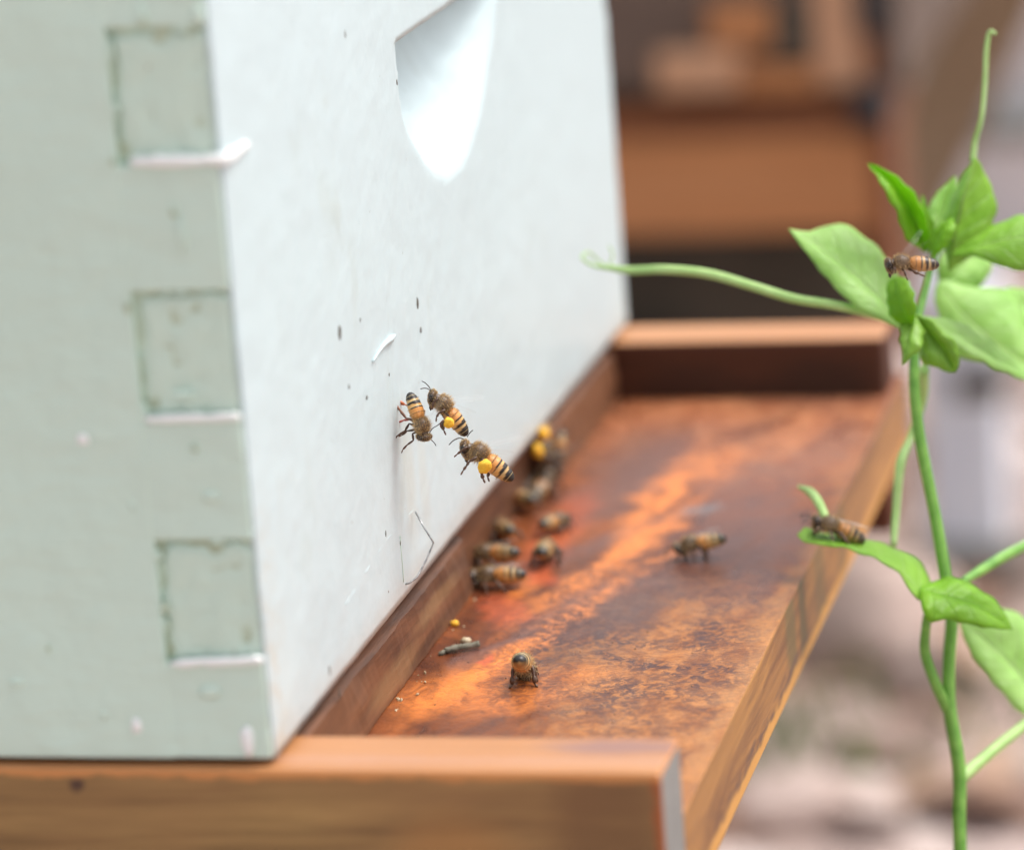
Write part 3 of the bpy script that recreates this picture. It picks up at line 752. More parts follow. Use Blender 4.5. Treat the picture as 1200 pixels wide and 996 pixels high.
def leaf(mid, left, right, mat, cup=.0015, ns=6, n=26, name='leaf', wave=.0003, seed=0, lobe=0.0, nl=2):
    M_ = curve_pts([at(*p) for p in mid], 8); L_ = curve_pts([at(*p) for p in left], 8); R_ = curve_pts([at(*p) for p in right], 8)
    def res(P):
        s = [0]
        for a, b in zip(P, P[1:]): s.append(s[-1] + (b - a).length)
        out = []
        for i in range(n + 1):
            d = s[-1] * i / n
            k = max(0, min(len(P) - 2, int(np.searchsorted(s, d)) - 1))
            t = (d - s[k]) / max(1e-9, s[k + 1] - s[k]); out.append(P[k].lerp(P[k + 1], min(1, max(0, t))))
        return out
    M_, L_, R_ = res(M_), res(L_), res(R_)
    bm = bmesh.new(); uvl = bm.loops.layers.uv.new('UVMap')
    rows = []; info = {}
    nrm = ((L_[n // 2] - M_[n // 2]).cross(M_[n // 2 + 1] - M_[n // 2])).normalized()
    if nrm.dot(CF) > 0: nrm = -nrm
    for i in range(n + 1):
        row = []
        for k in range(-ns, ns + 1):
            t = abs(k) / ns
            p = M_[i].lerp(L_[i] if k < 0 else R_[i], t * (1 - lobe * abs(math.sin(math.pi * nl * i / n + .4)) ** 1.5))
            amp = math.sin(math.pi * i / n)
            p = p + nrm * (cup * (4 * t * (1 - t)) * amp + wave * amp * math.sin(i * 1.3 + seed + (2 if k < 0 else 0)) * t * t + .0003 * mnoise.noise(p * 300))
            if t == 1 and 0 < i < n: p = p + (L_[i] if k < 0 else R_[i]).__sub__(M_[i]).normalized() * (.00008 * math.sin(i * 2.4))
            v = bm.verts.new(p - VO); info[v] = (.5 + k / ns / 2, i / n); row.append(v)
        rows.append(row)
    for a, b in zip(rows, rows[1:]):
        for k in range(2 * ns):
            f = bm.faces.new((a[k], a[k + 1], b[k + 1], b[k])); f.smooth = True
            for l in f.loops: l[uvl].uv = info[l.vert]
    bmesh.ops.remove_doubles(bm, verts=bm.verts, dist=.00002)
    o = link(name, bm, mat, vine)
    sm = o.modifiers.new('thickness', 'SOLIDIFY'); sm.thickness = .00022
    return o
t = TV
# large pale leaf to the left, tip at far left
leaf([(1060, 388, t), (1030, 350, t), (985, 310, t + .004), (924, 269, t + .010)],
     [(1060, 388, t), (1060, 345, t + .006), (1036, 300, t + .010), (1005, 272, t + .012), (985, 263, t + .012), (962, 267, t + .012), (948, 273, t + .011), (924, 269, t + .010)],
     [(1060, 388, t), (1030, 374, t - .004), (1000, 358, t - .004), (970, 328, t), (948, 300, t + .004), (924, 269, t + .010)], MAT['leaf_pale'], seed=1)
# narrow upright leaf
leaf([(1086, 296, t + .005), (1070, 262, t + .005), (1045, 222, t + .005), (1017, 191, t + .005)],
     [(1086, 296, t + .005), (1062, 280, t + .002), (1052, 252, t), (1034, 218, t), (1017, 191, t + .005)],
     [(1086, 296, t + .005), (1087, 265, t), (1070, 228, t - .001), (1042, 203, t + .002), (1017, 191, t + .005)], MAT['leaf_deep'], seed=2)
leaf([(1090, 300, t + .012), (1088, 275, t + .012), (1082, 250, t + .012), (1080, 228, t + .012)],
     [(1090, 300, t + .012), (1080, 275, t + .01), (1077, 250, t + .01), (1080, 228, t + .012)],
     [(1090, 300, t + .012), (1093, 275, t + .014), (1087, 248, t + .014), (1080, 228, t + .012)], MAT['leaf_deep'], seed=3)
# folded leaf at the top
leaf([(1112, 318, t + .010), (1118, 280, t + .006), (1130, 230, t + .004), (1143, 184, t + .008)],
     [(1112, 318, t + .010), (1108, 280, t + .012), (1114, 240, t + .014), (1128, 208, t + .012), (1143, 184, t + .008)],
     [(1112, 318, t + .010), (1150, 290, t + .012), (1168, 245, t + .014), (1158, 210, t + .012), (1143, 184, t + .008)], MAT['leaf'], seed=4)
leaf([(1092, 305, t + .004), (1104, 275, t + .004), (1116, 255, t + .004)],
     [(1092, 305, t + .004), (1094, 280, t + .006), (1105, 262, t + .006), (1116, 255, t + .004)],
     [(1092, 305, t + .004), (1110, 288, t + .001), (1120, 268, t + .001), (1116, 255, t + .004)], MAT['leaf_deep'], seed=5)
leaf([(1095, 300, t + .02), (1100, 270, t + .022), (1108, 235, t + .024), (1120, 205, t + .024)],
     [(1095, 300, t + .02), (1086, 270, t + .022), (1092, 235, t + .024), (1120, 205, t + .024)],
     [(1095, 300, t + .02), (1118, 275, t + .022), (1125, 240, t + .024), (1120, 205, t + .024)], MAT['leaf_pale'], seed=6)
# right-hand leaf running out of the frame
leaf([(1112, 300, t + .006), (1150, 288, t + .004), (1200, 278, t + .002), (1270, 270, t + .005)],
     [(1112, 300, t + .006), (1140, 262 + 14, t + .010), (1180, 256, t + .012), (1225, 245, t + .012), (1270, 270, t + .005)],
     [(1112, 300, t + .006), (1140, 303, t + .002), (1180, 316, t), (1225, 315, t), (1270, 270, t + .005)], MAT['leaf'], seed=7, lobe=.2, nl=2)
# broad pale leaves hanging behind
t = TV + .02
leaf([(1100, 330, t + .022), (1125, 365, t + .020), (1170, 405, t + .018), (1240, 450, t + .018)],
     [(1100, 330, t + .022), (1085, 365, t + .022), (1100, 405, t + .020), (1150, 432, t + .018), (1200, 450, t + .016), (1240, 450, t + .018)],
     [(1100, 330, t + .022), (1145, 318, t + .026), (1190, 345, t + .026), (1230, 390, t + .024), (1240, 450, t + .018)], MAT['leaf_pale'], seed=8, lobe=.42, nl=2)
leaf([(1128, 375, t + .03), (1165, 365, t + .03), (1210, 355, t + .03), (1260, 350, t + .03)],
     [(1128, 375, t + .03), (1150, 350, t + .034), (1190, 335, t + .036), (1230, 330, t + .036), (1260, 350, t + .03)],
     [(1128, 375, t + .03), (1160, 395, t + .026), (1200, 400, t + .026), (1235, 392, t + .026), (1260, 350, t + .03)], MAT['leaf_pale'], seed=9, lobe=.35, nl=2)
leaf([(1100, 335, t + .03), (1120, 320, t + .03), (1140, 300, t + .034), (1165, 285, t + .034)],
     [(1100, 335, t + .03), (1100, 305, t + .03), (1120, 285, t + .034), (1165, 285, t + .034)],
     [(1100, 335, t + .03), (1135, 345, t + .03), (1160, 320, t + .03), (1165, 285, t + .034)], MAT['leaf_pale'], seed=10)
# small bright folded leaf in front
t = TV
leaf([(1070, 385, t - .008), (1060, 365, t - .010), (1052, 345, t - .010), (1048, 325, t - .008)],
     [(1070, 385, t - .008), (1046, 374, t - .006), (1040, 352, t - .005), (1040, 332, t - .006), (1048, 325, t - .008)],
     [(1070, 385, t - .008), (1074, 362, t - .012), (1070, 338, t - .012), (1060, 326, t - .010), (1048, 325, t - .008)], MAT['leaf_deep'], seed=11)
leaf([(1072, 368, t - .006), (1068, 392, t - .010), (1064, 412, t - .012), (1058, 428, t - .012)],
     [(1072, 368, t - .006), (1056, 382, t - .006), (1055, 400, t - .008), (1060, 412, t - .010), (1058, 428, t - .012)],
     [(1072, 368, t - .006), (1084, 390, t - .010), (1080, 408, t - .014), (1068, 420, t - .014), (1058, 428, t - .012)], MAT['leaf'], seed=12, lobe=.2, nl=3)
leaf([(1072, 368, t - .004), (1090, 390, t - .006), (1106, 412, t - .008), (1120, 436, t - .008)],
     [(1072, 368, t - .004), (1072, 395, t - .004), (1074, 418, t - .006), (1088, 430, t - .008), (1104, 436, t - .008), (1120, 436, t - .008)],
     [(1072, 368, t - .004), (1098, 378, t - .010), (1118, 398, t - .010), (1127, 418, t - .010), (1120, 436, t - .008)], MAT['leaf'], seed=13, lobe=.22, nl=3)
leaf([(1076, 370, t + .002), (1115, 392, t + .004), (1160, 425, t + .006), (1225, 455, t + .008)],
     [(1076, 370, t + .002), (1100, 396, t), (1130, 412, t), (1165, 432, t + .002), (1225, 455, t + .008)],
     [(1076, 370, t + .002), (1120, 378, t + .010), (1160, 400, t + .012), (1195, 428, t + .012), (1225, 455, t + .008)], MAT['leaf_pale'], seed=14)
# lower lobed leaf that carries a bee
s_ = TV - .010
leaf([(1088, 708, s_), (1060, 672, s_), (1020, 648, s_ + .002), (975, 636, s_ + .003), (934, 627, s_ + .004)],
     [(1088, 708, s_), (1074, 700, s_ - .003), (1054, 672, s_ - .003), (1030, 656, s_ - .003), (990, 642, s_ - .001), (955, 637, s_ + .001), (940, 634, s_ + .003), (934, 627, s_ + .004)],
     [(1088, 708, s_), (1092, 684, s_ + .008), (1078, 658, s_ + .010), (1045, 640, s_ + .011), (1000, 629, s_ + .010), (960, 622, s_ + .009), (944, 618, s_ + .007), (934, 627, s_ + .004)], MAT['leaf'], seed=15, cup=.0008)
leaf([(1078, 690, s_ - .001), (1110, 700, s_ - .002), (1150, 714, s_), (1186, 738, s_)],
     [(1078, 690, s_ - .001), (1080, 712, s_ - .006), (1088, 728, s_ - .007), (1112, 726, s_ - .007), (1150, 735, s_ - .005), (1186, 738, s_)],
     [(1078, 690, s_ - .001), (1096, 681, s_ + .004), (1120, 677, s_ + .005), (1145, 690, s_ + .005), (1170, 708, s_ + .004), (1186, 738, s_)], MAT['leaf_deep'], seed=16)
# pale leaf low on the right
leaf([(1225, 832, t + .022), (1195, 790, t + .02), (1160, 755, t + .018), (1122, 722, t + .016)],
     [(1225, 832, t + .022), (1200, 838, t + .016), (1165, 800, t + .014), (1138, 765, t + .014), (1122, 722, t + .016)],
     [(1225, 832, t + .022), (1240, 780, t + .026), (1210, 730, t + .026), (1170, 712, t + .022), (1122, 722, t + .016)], MAT['leaf_pale'], seed=17)

# ------------------------------------------------------------------ bees
MM = .001
def smooth_prof(stations, per=4):
    out = []
    n = len(stations)
    for i in range(n - 1):
        for k in range(per):
            t = k / per; out.append([a + (b - a) * t for a, b in zip(stations[i], stations[i + 1])])
    out.append(list(stations[-1])); return out
ORANGE = (.66, .29, .075); AMBER = (.70, .38, .12); BLACK = (.018, .012, .009); PALE = (.47, .37, .19); BROWN = (.10, .055, .028); TAN = (.42, .29, .14)
def mixc(a, b, t): return tuple(x + (y - x) * t for x, y in zip(a, b))
# x, radius_y, radius_z, z_offset ; tip of abdomen -> head
ABD = [(-8.0, .25, .25), (-7.8, .75, .7), (-7.3, 1.2, 1.15), (-6.7, 1.45, 1.4), (-6.66, 1.55, 1.5), (-5.9, 1.62, 1.58), (-5.2, 1.78, 1.74), (-5.16, 1.88, 1.84), (-4.4, 1.96, 1.92), (-3.7, 1.98, 1.95), (-3.66, 2.04, 2.0), (-3.0, 2.04, 2.0), (-2.3, 1.96, 1.9), (-2.26, 2.0, 1.92), (-1.7, 1.85, 1.75), (-1.2, 1.6, 1.5), (-.95, 1.15, 1.1)]
THX = [(-.8, 1.1, 1.1), (-.55, 1.35, 1.4), (-.1, 1.6, 1.65), (.6, 1.9, 1.9), (1.4, 1.95, 1.9), (2.1, 1.65, 1.65), (2.6, 1.3, 1.3), (2.9, .95, 1.0)]
HED = [(3.0, .95, 1.0), (3.12, 1.35, 1.3), (3.4, 1.8, 1.75), (3.8, 1.92, 1.85), (4.2, 1.8, 1.75), (4.6, 1.4, 1.45), (4.85, .8, .95), (4.95, .15, .2)]
def abd_col(x, ang, dark):
    # ang 0 = dorsal, pi = ventral
    dors = .5 + .5 * math.cos(ang)
    edges = [(-2.26, 'o'), (-3.66, 'o'), (-5.16, 'b'), (-6.66, 'b'), (-9, 'k')]
    if x > -2.3: base = ORANGE; seg0 = -2.3; seg1 = -.9
    elif x > -3.68: base = ORANGE; seg0 = -3.68; seg1 = -2.3
    elif x > -5.18: base = AMBER; seg0 = -5.18; seg1 = -3.68
    elif x > -6.68: base = mixc(AMBER, PALE, .5); seg0 = -6.68; seg1 = -5.18
    else: base = BLACK; seg0 = -8.2; seg1 = -6.68
    f = (x - seg0) / (seg1 - seg0)      # 0 rear, 1 front of segment
    c = base
    wband = {-2.3: .05, -3.68: .24, -5.18: .55, -6.68: .68, -8.2: 1.0}[seg0] * (1 + dark * .5)
    if f < wband * (0.35 + .65 * dors): c = BLACK
    elif f > .86 and x < -3.6: c = PALE
    if seg0 == -8.2 and f > .90: c = PALE
    c = mixc(c, mixc(AMBER, PALE, .3), max(0, -math.cos(ang)) * .6)
    if dark: c = mixc(c, (.05, .025, .012), dark * .5)
    return c
def bee_mesh(name, bend=0.0, dark=0.0, headpitch=.35, legs=None, antennae=None, floor=None, sc=1.0, legcol=None, nr=22):
    """one continuous body surface (head, thorax, abdomen) with legs and antennae; millimetres scaled by sc; returns mesh and list of fur roots"""
    bm = bmesh.new(); cl = bm.loops.layers.float_color.new('Col'); vc = {}
    fur = []
    prof = [(x, a, b, 'a') for x, a, b in [(q[0], q[1] * .94, q[2] * .94) for q in smooth_prof(ABD, 3)]] + [(x, a, b, 't') for x, a, b in smooth_prof(THX, 3)] + [(x, a, b, 'h') for x, a, b in smooth_prof(HED, 3)]
    rings = []
    for (x, ry, rz, part) in prof:
        cx, cz, ax = x, 0.0, 0.0
        if part == 'a':
            s = -(x + .9)
            ax = bend * s / 7.0             # curl of the abdomen (positive: downwards)
            if abs(bend) > 1e-4:
                k = bend / 7.0
                cx = -.9 - math.sin(k * s) / k; cz = -(1 - math.cos(k * s)) / k
            cz -= .15
        elif part == 'h':
            s = x - 3.0; cx = 3.0 + s * math.cos(headpitch); cz = -s * math.sin(headpitch) - .25; ax = headpitch
        tx = Vector((math.cos(ax if part == 'h' else ax), 0, -math.sin(ax) if part == 'h' else math.sin(ax)))
        up = Vector((-tx.z, 0, tx.x))
        ring = []
        for k in range(nr):
            an = 2 * math.pi * k / nr
            oy, oz = math.sin(an) * ry, math.cos(an) * rz
            if part == 'h':
                if oz < 0: oz *= 1.28; oy *= (1 - .38 * (-oz / (rz * 1.28)) ** 2)     # face tapers towards the jaws
            if part == 't' and oz < 0: oz *= .85
            p = Vector((cx, 0, cz)) + Vector((0, oy, 0)) + up * oz
            v = bm.verts.new(p * MM * sc); ring.append(v)
            nv = (Vector((0, oy, 0)) + up * oz).normalized()
            if part == 'a': cc = abd_col(x, an, dark)
            elif part == 't': cc = mixc(mixc(BROWN, TAN, .5), (.09, .055, .03), .5 + .5 * math.cos(an))
            else: cc = mixc(BROWN, (.03, .02, .015), .4 if oz > 0 else .0)
            if dark: cc = mixc(cc, (.04, .025, .015), dark * .35)
            vc[v] = cc
            if part == 't' or (part == 'h') or (part == 'a' and (x > -2.4 or (x > -6.2 and random.random() < .12))):
                fur.append((p.copy(), nv, part))
        rings.append(ring)
    for a, b in zip(rings, rings[1:]):
        for k in range(nr): f = bm.faces.new((a[k], a[(k + 1) % nr], b[(k + 1) % nr], b[k])); f.smooth = True
    bm.faces.new(rings[0][::-1]); bm.faces.new(rings[-1])
    LC = legcol or (.055, .03, .018)
    def tube(pts, rads, cc, n=7, cc2=None):
        r_ = add_tube(bm, [Vector(p) * MM * sc for p in pts], [r * MM * sc for r in rads], n)
        for i, rg in enumerate(r_):
            for v in rg: vc[v] = mixc(cc, cc2 or cc, i / (len(r_) - 1))
    H = -2.9 if floor is None else floor
    if legs is None:
        legs = []
        for sgn in (1, -1):
            legs += [dict(p=[(2.0, .9 * sgn, -1.1), (2.6, 1.9 * sgn, -1.2), (3.6, 2.5 * sgn, -1.0), (4.1, 3.0 * sgn, H * .8), (4.7, 3.1 * sgn, H)], k='f'),
                     dict(p=[(.9, 1.0 * sgn, -1.2), (.9, 2.4 * sgn, -.8), (.7, 3.3 * sgn, -1.2), (.2, 4.0 * sgn, H * .85), (-.1, 4.6 * sgn, H)], k='m'),
                     dict(p=[(-.2, 1.0 * sgn, -1.2), (-1.2, 2.4 * sgn, -.5), (-2.3, 3.1 * sgn, -1.0), (-3.4, 3.5 * sgn, H * .85), (-4.4, 3.9 * sgn, H)], k='h')]
    for lg in legs:
        P = [Vector(p) for p in lg['p']]
        # femur, tibia, tarsus with swollen middles
        pts = []; rr = []
        w_ = {'f': (.30, .26, .16), 'm': (.32, .28, .18), 'h': (.36, .48, .26)}[lg.get('k', 'm')]
        if lg.get('w'): w_ = lg['w']
        nseg = len(P) - 1
        for i in range(nseg):
            wseg = w_[min(2, int(i * 3 / nseg))]
            for q, f in ((0, .62), (.3, 1.0), (.65, 1.05), (.93, .68)):
                pts.append(P[i].lerp(P[i + 1], q)); rr.append(wseg * f)
        pts.append(P[-1]); rr.append(.10)
        tube(pts, rr, lg.get('c', LC), 7, lg.get('c2', mixc(LC, (.22, .10, .05), .4)))
    if antennae is None:
        hz = -.25 - 1.6 * math.sin(headpitch)
        antennae = [[(4.6, .5 * s, hz + .3), (5.5, 1.1 * s, hz + 1.0), (6.6, 1.9 * s, hz + .5), (7.4, 2.4 * s, hz - .4)] for s in (1, -1)]
    for A_ in antennae:
        pp = [Vector(p) for p in A_]; pp = curve_pts(pp, 3)
        tube(pp, [.10] * 3 + [.11] * (len(pp) - 4) + [.07], (.03, .02, .015), 6)
    # jaws
    ct, st_ = math.cos(headpitch), math.sin(headpitch)
    def hp(s, u): return Vector((3.0 + s * ct - u * st_ * -1 * 0 + (-u) * 0, 0, 0)) + Vector((u * st_, 0, -s * st_ - .25 + u * ct))
    tube([hp(1.2, -1.9), hp(1.5, -2.5), hp(1.5, -3.1)], [.55, .38, .12], (.05, .03, .02), 7)
    for f in bm.faces:
        for l in f.loops: l[cl] = (*vc.get(l.vert, LC), 1)
    me = bpy.data.meshes.new(name); bm.to_mesh(me); bm.free()
    return me, fur, headpitch
def bee(label, M_, group, s=1.0, wings='rest', pollen=(), nfur=2000, wing_spread=.25, **kw):
    e = empty('honey_bee', (0, 0, 0), label, 'bee', group)
    e.matrix_world = M_
    me, fur, hp_ = bee_mesh('body', sc=s, **kw)
    body = link('body', me, MAT['bee'], e)
    # hair
    bm = bmesh.new(); cl = bm.loops.layers.float_color.new('Col'); dk = kw.get('dark', 0)
    for _ in range(nfur):
        p, nv, part = random.choice(fur)
        j = Vector((random.uniform(-.12, .12), random.uniform(-.2, .2), random.uniform(-.2, .2)))
        L = {'t': random.uniform(.5, 1.3), 'h': random.uniform(.3, .6), 'a': random.uniform(.25, .5)}[part]
        d = (nv + Vector((random.uniform(-.6, .3), random.uniform(-.5, .5), random.uniform(-.5, .5))) * .8).normalized()
        sd_ = d.cross(Vector((random.uniform(-1, 1), random.uniform(-1, 1), random.uniform(-1, 1)))).normalized() * .038
        q = p + j * .8 - nv * .05
        f = bm.faces.new([bm.verts.new(x * MM * s) for x in (q - sd_, q + sd_, q + d * L)])
        cc = mixc((.74, .53, .26), (.36, .22, .10), random.random() ** 2.0); cc = mixc(cc, (.12, .07, .04), dk * .5)
        for l in f.loops: l[cl] = (*cc, 1)
    link('fur', bm, MAT['fur'], body)
    # eyes
    ct, st_ = math.cos(hp_), math.sin(hp_)
    for sg in (1, -1):
        bm = bmesh.new(); bmesh.ops.create_icosphere(bm, subdivisions=3, radius=1)
        c0 = Vector((3.0 + .85 * ct + .25 * st_, 1.42 * sg, -.25 - .85 * st_ + .15 * ct))
        R_ = Matrix.Rotation(hp_, 3, 'Y')
        for v in bm.verts: v.co = (c0 + R_ @ Vector((v.co.x * .72, v.co.y * .62, v.co.z * 1.2))) * MM * s
        link('eye', bm, MAT['eye'], body, smooth=True)
    # pollen loads
    for (c0, r, sz) in pollen:
        bm = bmesh.new(); bmesh.ops.create_icosphere(bm, subdivisions=3, radius=1)
        for v in bm.verts:
            n_ = 1 + .22 * mnoise.noise(v.co * 1.8 + Vector((c0[0], 0, 0))) + .07 * mnoise.noise(v.co * 6)
            v.co = (Vector(c0) + Vector((v.co.x * r, v.co.y * r * .8, v.co.z * r * sz)) * n_) * MM * s
        link('pollen_load', bm, MAT['yellow'], e, smooth=True)
    # wings
    mat = MAT['wing'] if wings == 'rest' else MAT['wing_air']
    for sg in (1, -1):
        for (L, Wd, root, yaw, z) in ((8.6, 2.7, (1.3, 1.0, 1.55), wing_spread, 1.9), (6.0, 1.8, (.5, 1.1, 1.35), wing_spread + .22, 1.6)):
            out = [(0, .15), (.12, .35), (.35, .62), (.6, .9), (.8, 1.0), (.93, .85), (1.0, .45), (1.0, .15), (.9, -.02), (.6, -.06), (.3, -.03), (0, -.05)]
            bm = bmesh.new()
            vs = []
            for a, b in out:
                lx, ly = -a * L, b * Wd * .75
                if wings == 'rest':
                    p = Vector((root[0] + lx * math.cos(yaw) + ly * math.sin(yaw) * -1 * 0, sg * (root[1] - a * L * -math.sin(yaw) - ly * .9), root[2] + .6 * a + .12 * math.sin(a * 3)))
                else:
                    p = Vector((root[0] - a * L * .55, sg * (root[1] + a * L * .45 - ly * .2), root[2] + a * L * .62)) + Vector((-ly * .8, 0, 0))
                vs.append(bm.verts.new(p * MM * s))
            c_ = bm.verts.new(sum((v.co for v in vs), Vector()) / len(vs) + Vector((0, 0, .0001 * s)))
            for k in range(len(vs)): f = bm.faces.new((vs[k], vs[(k + 1) % len(vs)], c_)); f.smooth = True
            link('wing', bm, mat, e)
    return e
LH, LT = 4.7, -8.0      # local x of head front and tail tip (mm)
def frame_px(head, tail, up):
    """matrix and scale for a bee whose head and tail lie at (u, v, t); up given in camera axes (right, down, forward)"""
    h = at(*head); t_ = at(*tail); d = h - t_; s = d.length / ((LH - LT) * MM)
    x = d.normalized(); u = CR * up[0] + CD * up[1] + CF * up[2]; z = (u - x * u.dot(x)).normalized(); y = z.cross(x)
    org = t_ + x * (-LT * MM * s)
    return Matrix.Translation(org) @ Matrix((x, y, z)).transposed().to_4x4(), s
def loc(M_, s, pts):
    Mi = M_.inverted(); return [tuple((Mi @ at(*p)) / (MM * s)) for p in pts]
def zone(p, root): return p
def pxleg(M_, s, pts, root, **k):
    P = loc(M_, s, pts); return dict(p=[root] + P, **k)
TF = .862
FLY = 'bees flying in front of the white hive wall'
# A : hanging head down, seen from the back
MA, sA = frame_px((500, 515, TF - .001), (481, 459, TF + .001), (.62, -.10, -.78))
RED = (.45, .12, .04)
legsA = [pxleg(MA, sA, [(476, 490, TF + .0035), (468, 480, TF + .004), (459, 470, TF + .005), (452.7, 464.5, TF + .005)], (-.3, .6, -1.2), k='h', c=(.10, .05, .03), c2=(.35, .13, .06)),
         pxleg(MA, sA, [(480, 476, TF + .006), (474, 474, TF + .007), (463, 468.5, TF + .007), (457, 463, TF + .006)], (-.3, .9, -1.2), k='h', w=(.2, .52, .22), c=RED, c2=RED),
         pxleg(MA, sA, [(480, 491.5, TF + .006), (473, 492.5, TF + .006), (467, 495, TF + .006), (462.5, 499, TF + .007)], (.6, .9, -1.2), k='m', c=(.35, .08, .06), c2=(.40, .10, .08)),
         pxleg(MA, sA, [(479.5, 496.5, TF + .003), (474.5, 505, TF + .003), (466, 510.5, TF + .003), (457, 519, TF + .003), (455.5, 523, TF + .003)], (1.0, .2, -1.2), k='m'),
         pxleg(MA, sA, [(483.5, 508, TF + .003), (484.5, 516, TF + .003), (477, 521.5, TF + .003), (472, 527, TF + .003), (470.5, 531, TF + .003)], (2.0, .4, -1.1), k='f'),
         pxleg(MA, sA, [(477, 505, TF + .004), (471, 510, TF + .005), (466, 512, TF + .005)], (1.6, .4, -1.1), k='m')]
antA = [loc(MA, sA, [(503, 508, TF), (507, 502, TF - .001), (512, 499, TF - .001), (517, 495, TF - .001)]), loc(MA, sA, [(502.5, 513, TF), (506, 516, TF), (509, 519, TF), (511, 522.5, TF)])]
bee('honey bee head down by the white wall, leftmost of the flying three, without pollen', MA, FLY, sA, 'air', legs=legsA, antennae=antA, bend=.15, nfur=3800, headpitch=.5)
# B
MB_, sB = frame_px((507, 459, TF), (549, 509, TF + .002), (.74, -.56, -.38))
legsB = [pxleg(MB_, sB, [(513, 467, TF - .002), (508, 471.5, TF - .002), (507, 476, TF - .002), (506.6, 480, TF - .002)], (2.2, -.6, -1.0), k='f'),
         pxleg(MB_, sB, [(521, 480.5, TF - .003), (514, 484.5, TF - .003), (511.5, 489, TF - .003), (511, 494.5, TF - .003)], (1.2, -.7, -1.2), k='m'),
         pxleg(MB_, sB, [(527, 489, TF - .003), (520, 494, TF - .004), (518, 499.5, TF - .003), (520, 504, TF - .003), (522.5, 510, TF - .003)], (.2, -.7, -1.2), k='h', w=(.32, .42, .2)),
         pxleg(MB_, sB, [(522, 492, TF + .004), (516, 497, TF + .004), (517, 502, TF + .004)], (.2, .7, -1.2), k='h', w=(.3, .4, .2), c2=(.3, .06, .05))]
antB = [loc(MB_, sB, [(505, 457.5, TF), (502.5, 453, TF), (498, 448.5, TF), (494, 446.6, TF)]), loc(MB_, sB, [(504.8, 458.5, TF - .001), (501, 455.5, TF - .001), (496.5, 455, TF - .001), (492.3, 456, TF - .001)])]
pB = loc(MB_, sB, [(525.5, 495.5, TF - .0035)])[0]
bee('honey bee flying with a yellow pollen ball, topmost of the flying three, head up', MB_, FLY, sB, 'air', pollen=[(pB, 1.28, 1.05)], legs=legsB, antennae=antB, bend=.12, nfur=4200, headpitch=.9)
# C
MC, sC = frame_px((543.5, 518, TF), (603, 561, TF + .001), (.58, -.76, -.42))
legsC = [pxleg(MC, sC, [(547, 524, TF - .002), (541, 528, TF - .002), (536, 532, TF - .002), (532, 535.5, TF - .002)], (2.2, -.6, -1.0), k='f'),
         pxleg(MC, sC, [(558, 536, TF - .003), (550, 541, TF - .003), (546.5, 546, TF - .003), (543, 551, TF - .003), (540, 556.5, TF - .003)], (1.2, -.7, -1.2), k='m'),
         pxleg(MC, sC, [(566, 538, TF - .003), (565, 548, TF - .003), (564.5, 556, TF - .003), (566, 561, TF - .003), (568.5, 566, TF - .003)], (.2, -.7, -1.2), k='h', w=(.32, .42, .22)),
         pxleg(MC, sC, [(572, 545, TF + .002), (573, 553, TF + .002), (571.5, 559, TF + .002), (573.5, 564.5, TF + .002)], (.2, .7, -1.2), k='h', w=(.3, .35, .2))]
antC = [loc(MC, sC, [(543.5, 514.5, TF), (538, 513.3, TF), (531, 516.5, TF), (526, 521.5, TF)]), loc(MC, sC, [(547.5, 512, TF + .002), (550.5, 507.5, TF + .002), (553, 505, TF + .002), (554.5, 504, TF + .002)])]
pC = loc(MC, sC, [(568, 546.5, TF - .0042)])[0]
bee('honey bee flying with a yellow pollen ball, lowest of the flying three, striped tail rightward', MC, FLY, sC, 'air', pollen=[(pC, 1.30, 1.3)], legs=legsC, antennae=antC, bend=.10, nfur=4200, headpitch=.9)
# standing bees
STAND = 'bees standing on the landing board'
def standing(label, u, v, yaw, s=1.0, pitch=0.0, group=STAND, z=FZ, roll=0, H=2.9, xy=None, **kw):
    P = at_z(u, v, z) if xy is None else Vector((*xy, z))
    M_ = Matrix.Translation(P + Vector((0, 0, H * MM * s))) @ Matrix.Rotation(math.radians(yaw), 4, 'Z') @ Matrix.Rotation(math.radians(pitch), 4, 'Y') @ Matrix.Rotation(math.radians(roll), 4, 'X')
    return bee(label, M_, group, s, **kw)
# D, abdomen raised towards the camera; legs reach the board
def tilt_legs(pitch, H, wd=1.0):
    out = []
    c_, s_ = math.cos(math.radians(pitch)), math.sin(math.radians(pitch))
    def inv(p):   # level frame (x, y, z from body centre) to pitched local frame
        x, y, z = p; return (x * c_ - z * s_, y, x * s_ + z * c_)
    for sg in (1, -1):
        out += [dict(p=[(2.0, .9 * sg, -1.1), inv((2.8, 2.0 * sg, -1.2)), inv((3.6, 2.6 * sg, -1.6)), inv((4.2, 3.1 * sg, -H))], k='f'),
                dict(p=[(.9, 1.0 * sg, -1.2), inv((.9, 2.6 * sg, -.6)), inv((.3, 3.0 * sg, -H * .7)), inv((-.2, 3.4 * sg, -H))], k='m'),
                dict(p=[(-.2, 1.0 * sg, -1.2), inv((-1.4, 2.4 * sg, .1)), inv((-2.4, 2.8 * sg, -H * .45)), inv((-2.8, 2.9 * sg, -H * .85)), inv((-3.4, 3.7 * sg, -H))], k='h')]
    for lg in out: lg['p'] = [lg['p'][0]] + [(q[0], q[1] * wd, q[2]) for q in lg['p'][1:]]
    return out
standing('honey bee standing on the board with raised dark tail, nearest to the camera', 615, 799, 98, 1.15, 30, legs=tilt_legs(30, 3.5, .74), H=3.5, bend=.25, nfur=3000, wings='rest', headpitch=.6)
standing('orange and dark honey bee walking alone in the middle of the landing board, facing left', 814, 655, 186, 1.0, 7, legs=tilt_legs(7, 3.9, .8), H=3.9, bend=-.05, nfur=2000, wings='rest', headpitch=.7)
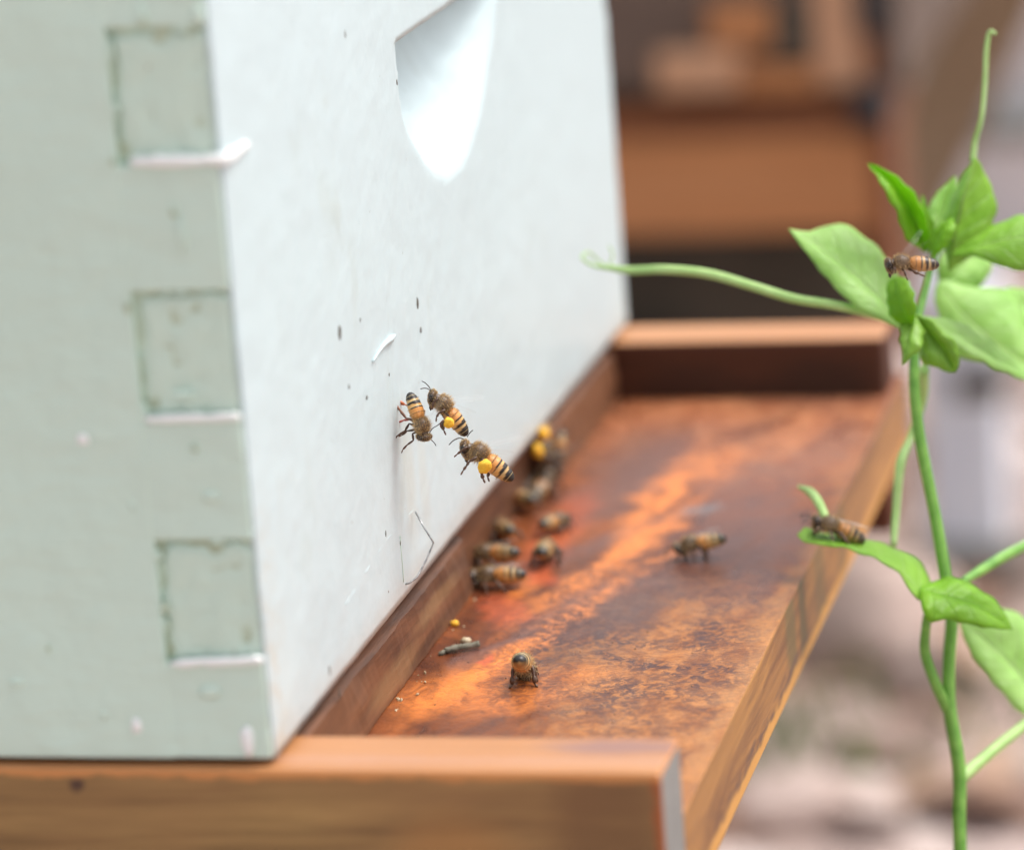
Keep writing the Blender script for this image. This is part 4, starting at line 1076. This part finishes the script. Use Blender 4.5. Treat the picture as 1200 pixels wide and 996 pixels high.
CL = 'bees crowded at the hive entrance'
standing('pale winged honey bee lowest in the crowd at the entrance, facing left', 577, 688, 176, 1.08, 2, group=CL, nfur=1200, dark=.0, wing_spread=.12)
standing('dark honey bee right above the pale winged one at the entrance corner', 573, 662, 165, 1.08, 5, group=CL, nfur=1200, dark=.05)
standing('dark honey bee apart from the entrance crowd, front one of a close pair', 641, 658, 95, 1.1, 14, group=CL, nfur=1200, dark=.0, legs=tilt_legs(14, 3.2), H=3.2, bend=.3)
standing('honey bee directly behind the one standing apart, back one of a close pair', 653, 622, 70, .95, 6, group=CL, nfur=1200, dark=.05)
standing('brown honey bee at the wall between the crowd and the flying three', 590, 632, 118, 1.05, 8, group=CL, nfur=1200, dark=.05)
standing('pale backed honey bee slanting away from the wall just below the flying three', 607, 596, 132, 1.1, 5, group=CL, nfur=1200, dark=.0)
standing('blackish honey bee under the two blurred pollen balls', 638, 578, 80, 1.25, -22, group=CL, nfur=900, dark=.45)
tk = 1.005
MK, sK = frame_px((640, 540, tk), (632, 487, tk + .008), (-.2, -.4, -.9))
bee('blurred honey bee with two yellow pollen balls hovering by the wall above the crowd', MK, 'bees arriving at the entrance', sK, 'air', nfur=900, bend=.2, dark=.1,
    pollen=[(loc(MK, sK, [(637, 508, tk - .005)])[0], 1.55, 1.0), (loc(MK, sK, [(630, 528, tk - .006)])[0], 1.7, 1.0)])
MK, sK = frame_px((652, 548, tk + .01), (660, 502, tk + .013), (.4, -.4, -.8))
bee('blurred orange tailed honey bee hovering right of the two blurred pollen balls', MK, 'bees arriving at the entrance', sK, 'air', nfur=400, bend=.2, dark=.1)
# M on the leaf, N beside the vine
VB = 'bees on and near the vine'
tm = TV - .003
MM_, sM = frame_px((954, 608, tm - .004), (1016, 630, tm - .002), (.25, -.9, -.2))
bee('honey bee perched on the lower vine leaf, dark head left, wings raised', MM_, VB, sM, 'rest', nfur=1800, bend=.3, dark=.45, wing_spread=-.1, floor=-2.2)
tn = .885
MN, sN = frame_px((1038, 308, tn), (1101, 309, tn + .001), (.05, -.95, -.3))
legsN = [pxleg(MN, sN, [(1060, 318, tn - .002), (1062, 324, tn - .002), (1064, 329, tn - .002)], (1.0, -.6, -1.2), k='m'),
         pxleg(MN, sN, [(1071, 318, tn - .002), (1077, 321, tn - .002), (1084, 324, tn - .002)], (-.1, -.6, -1.2), k='h'),
         pxleg(MN, sN, [(1048, 314, tn - .002), (1050, 318, tn - .002), (1049, 321, tn - .002)], (2.2, -.6, -1.0), k='f')]
bee('honey bee flying level in front of the upper vine leaves, head left', MN, VB, sN, 'air', nfur=2000, bend=.05, dark=.45, legs=legsN, antennae=[])
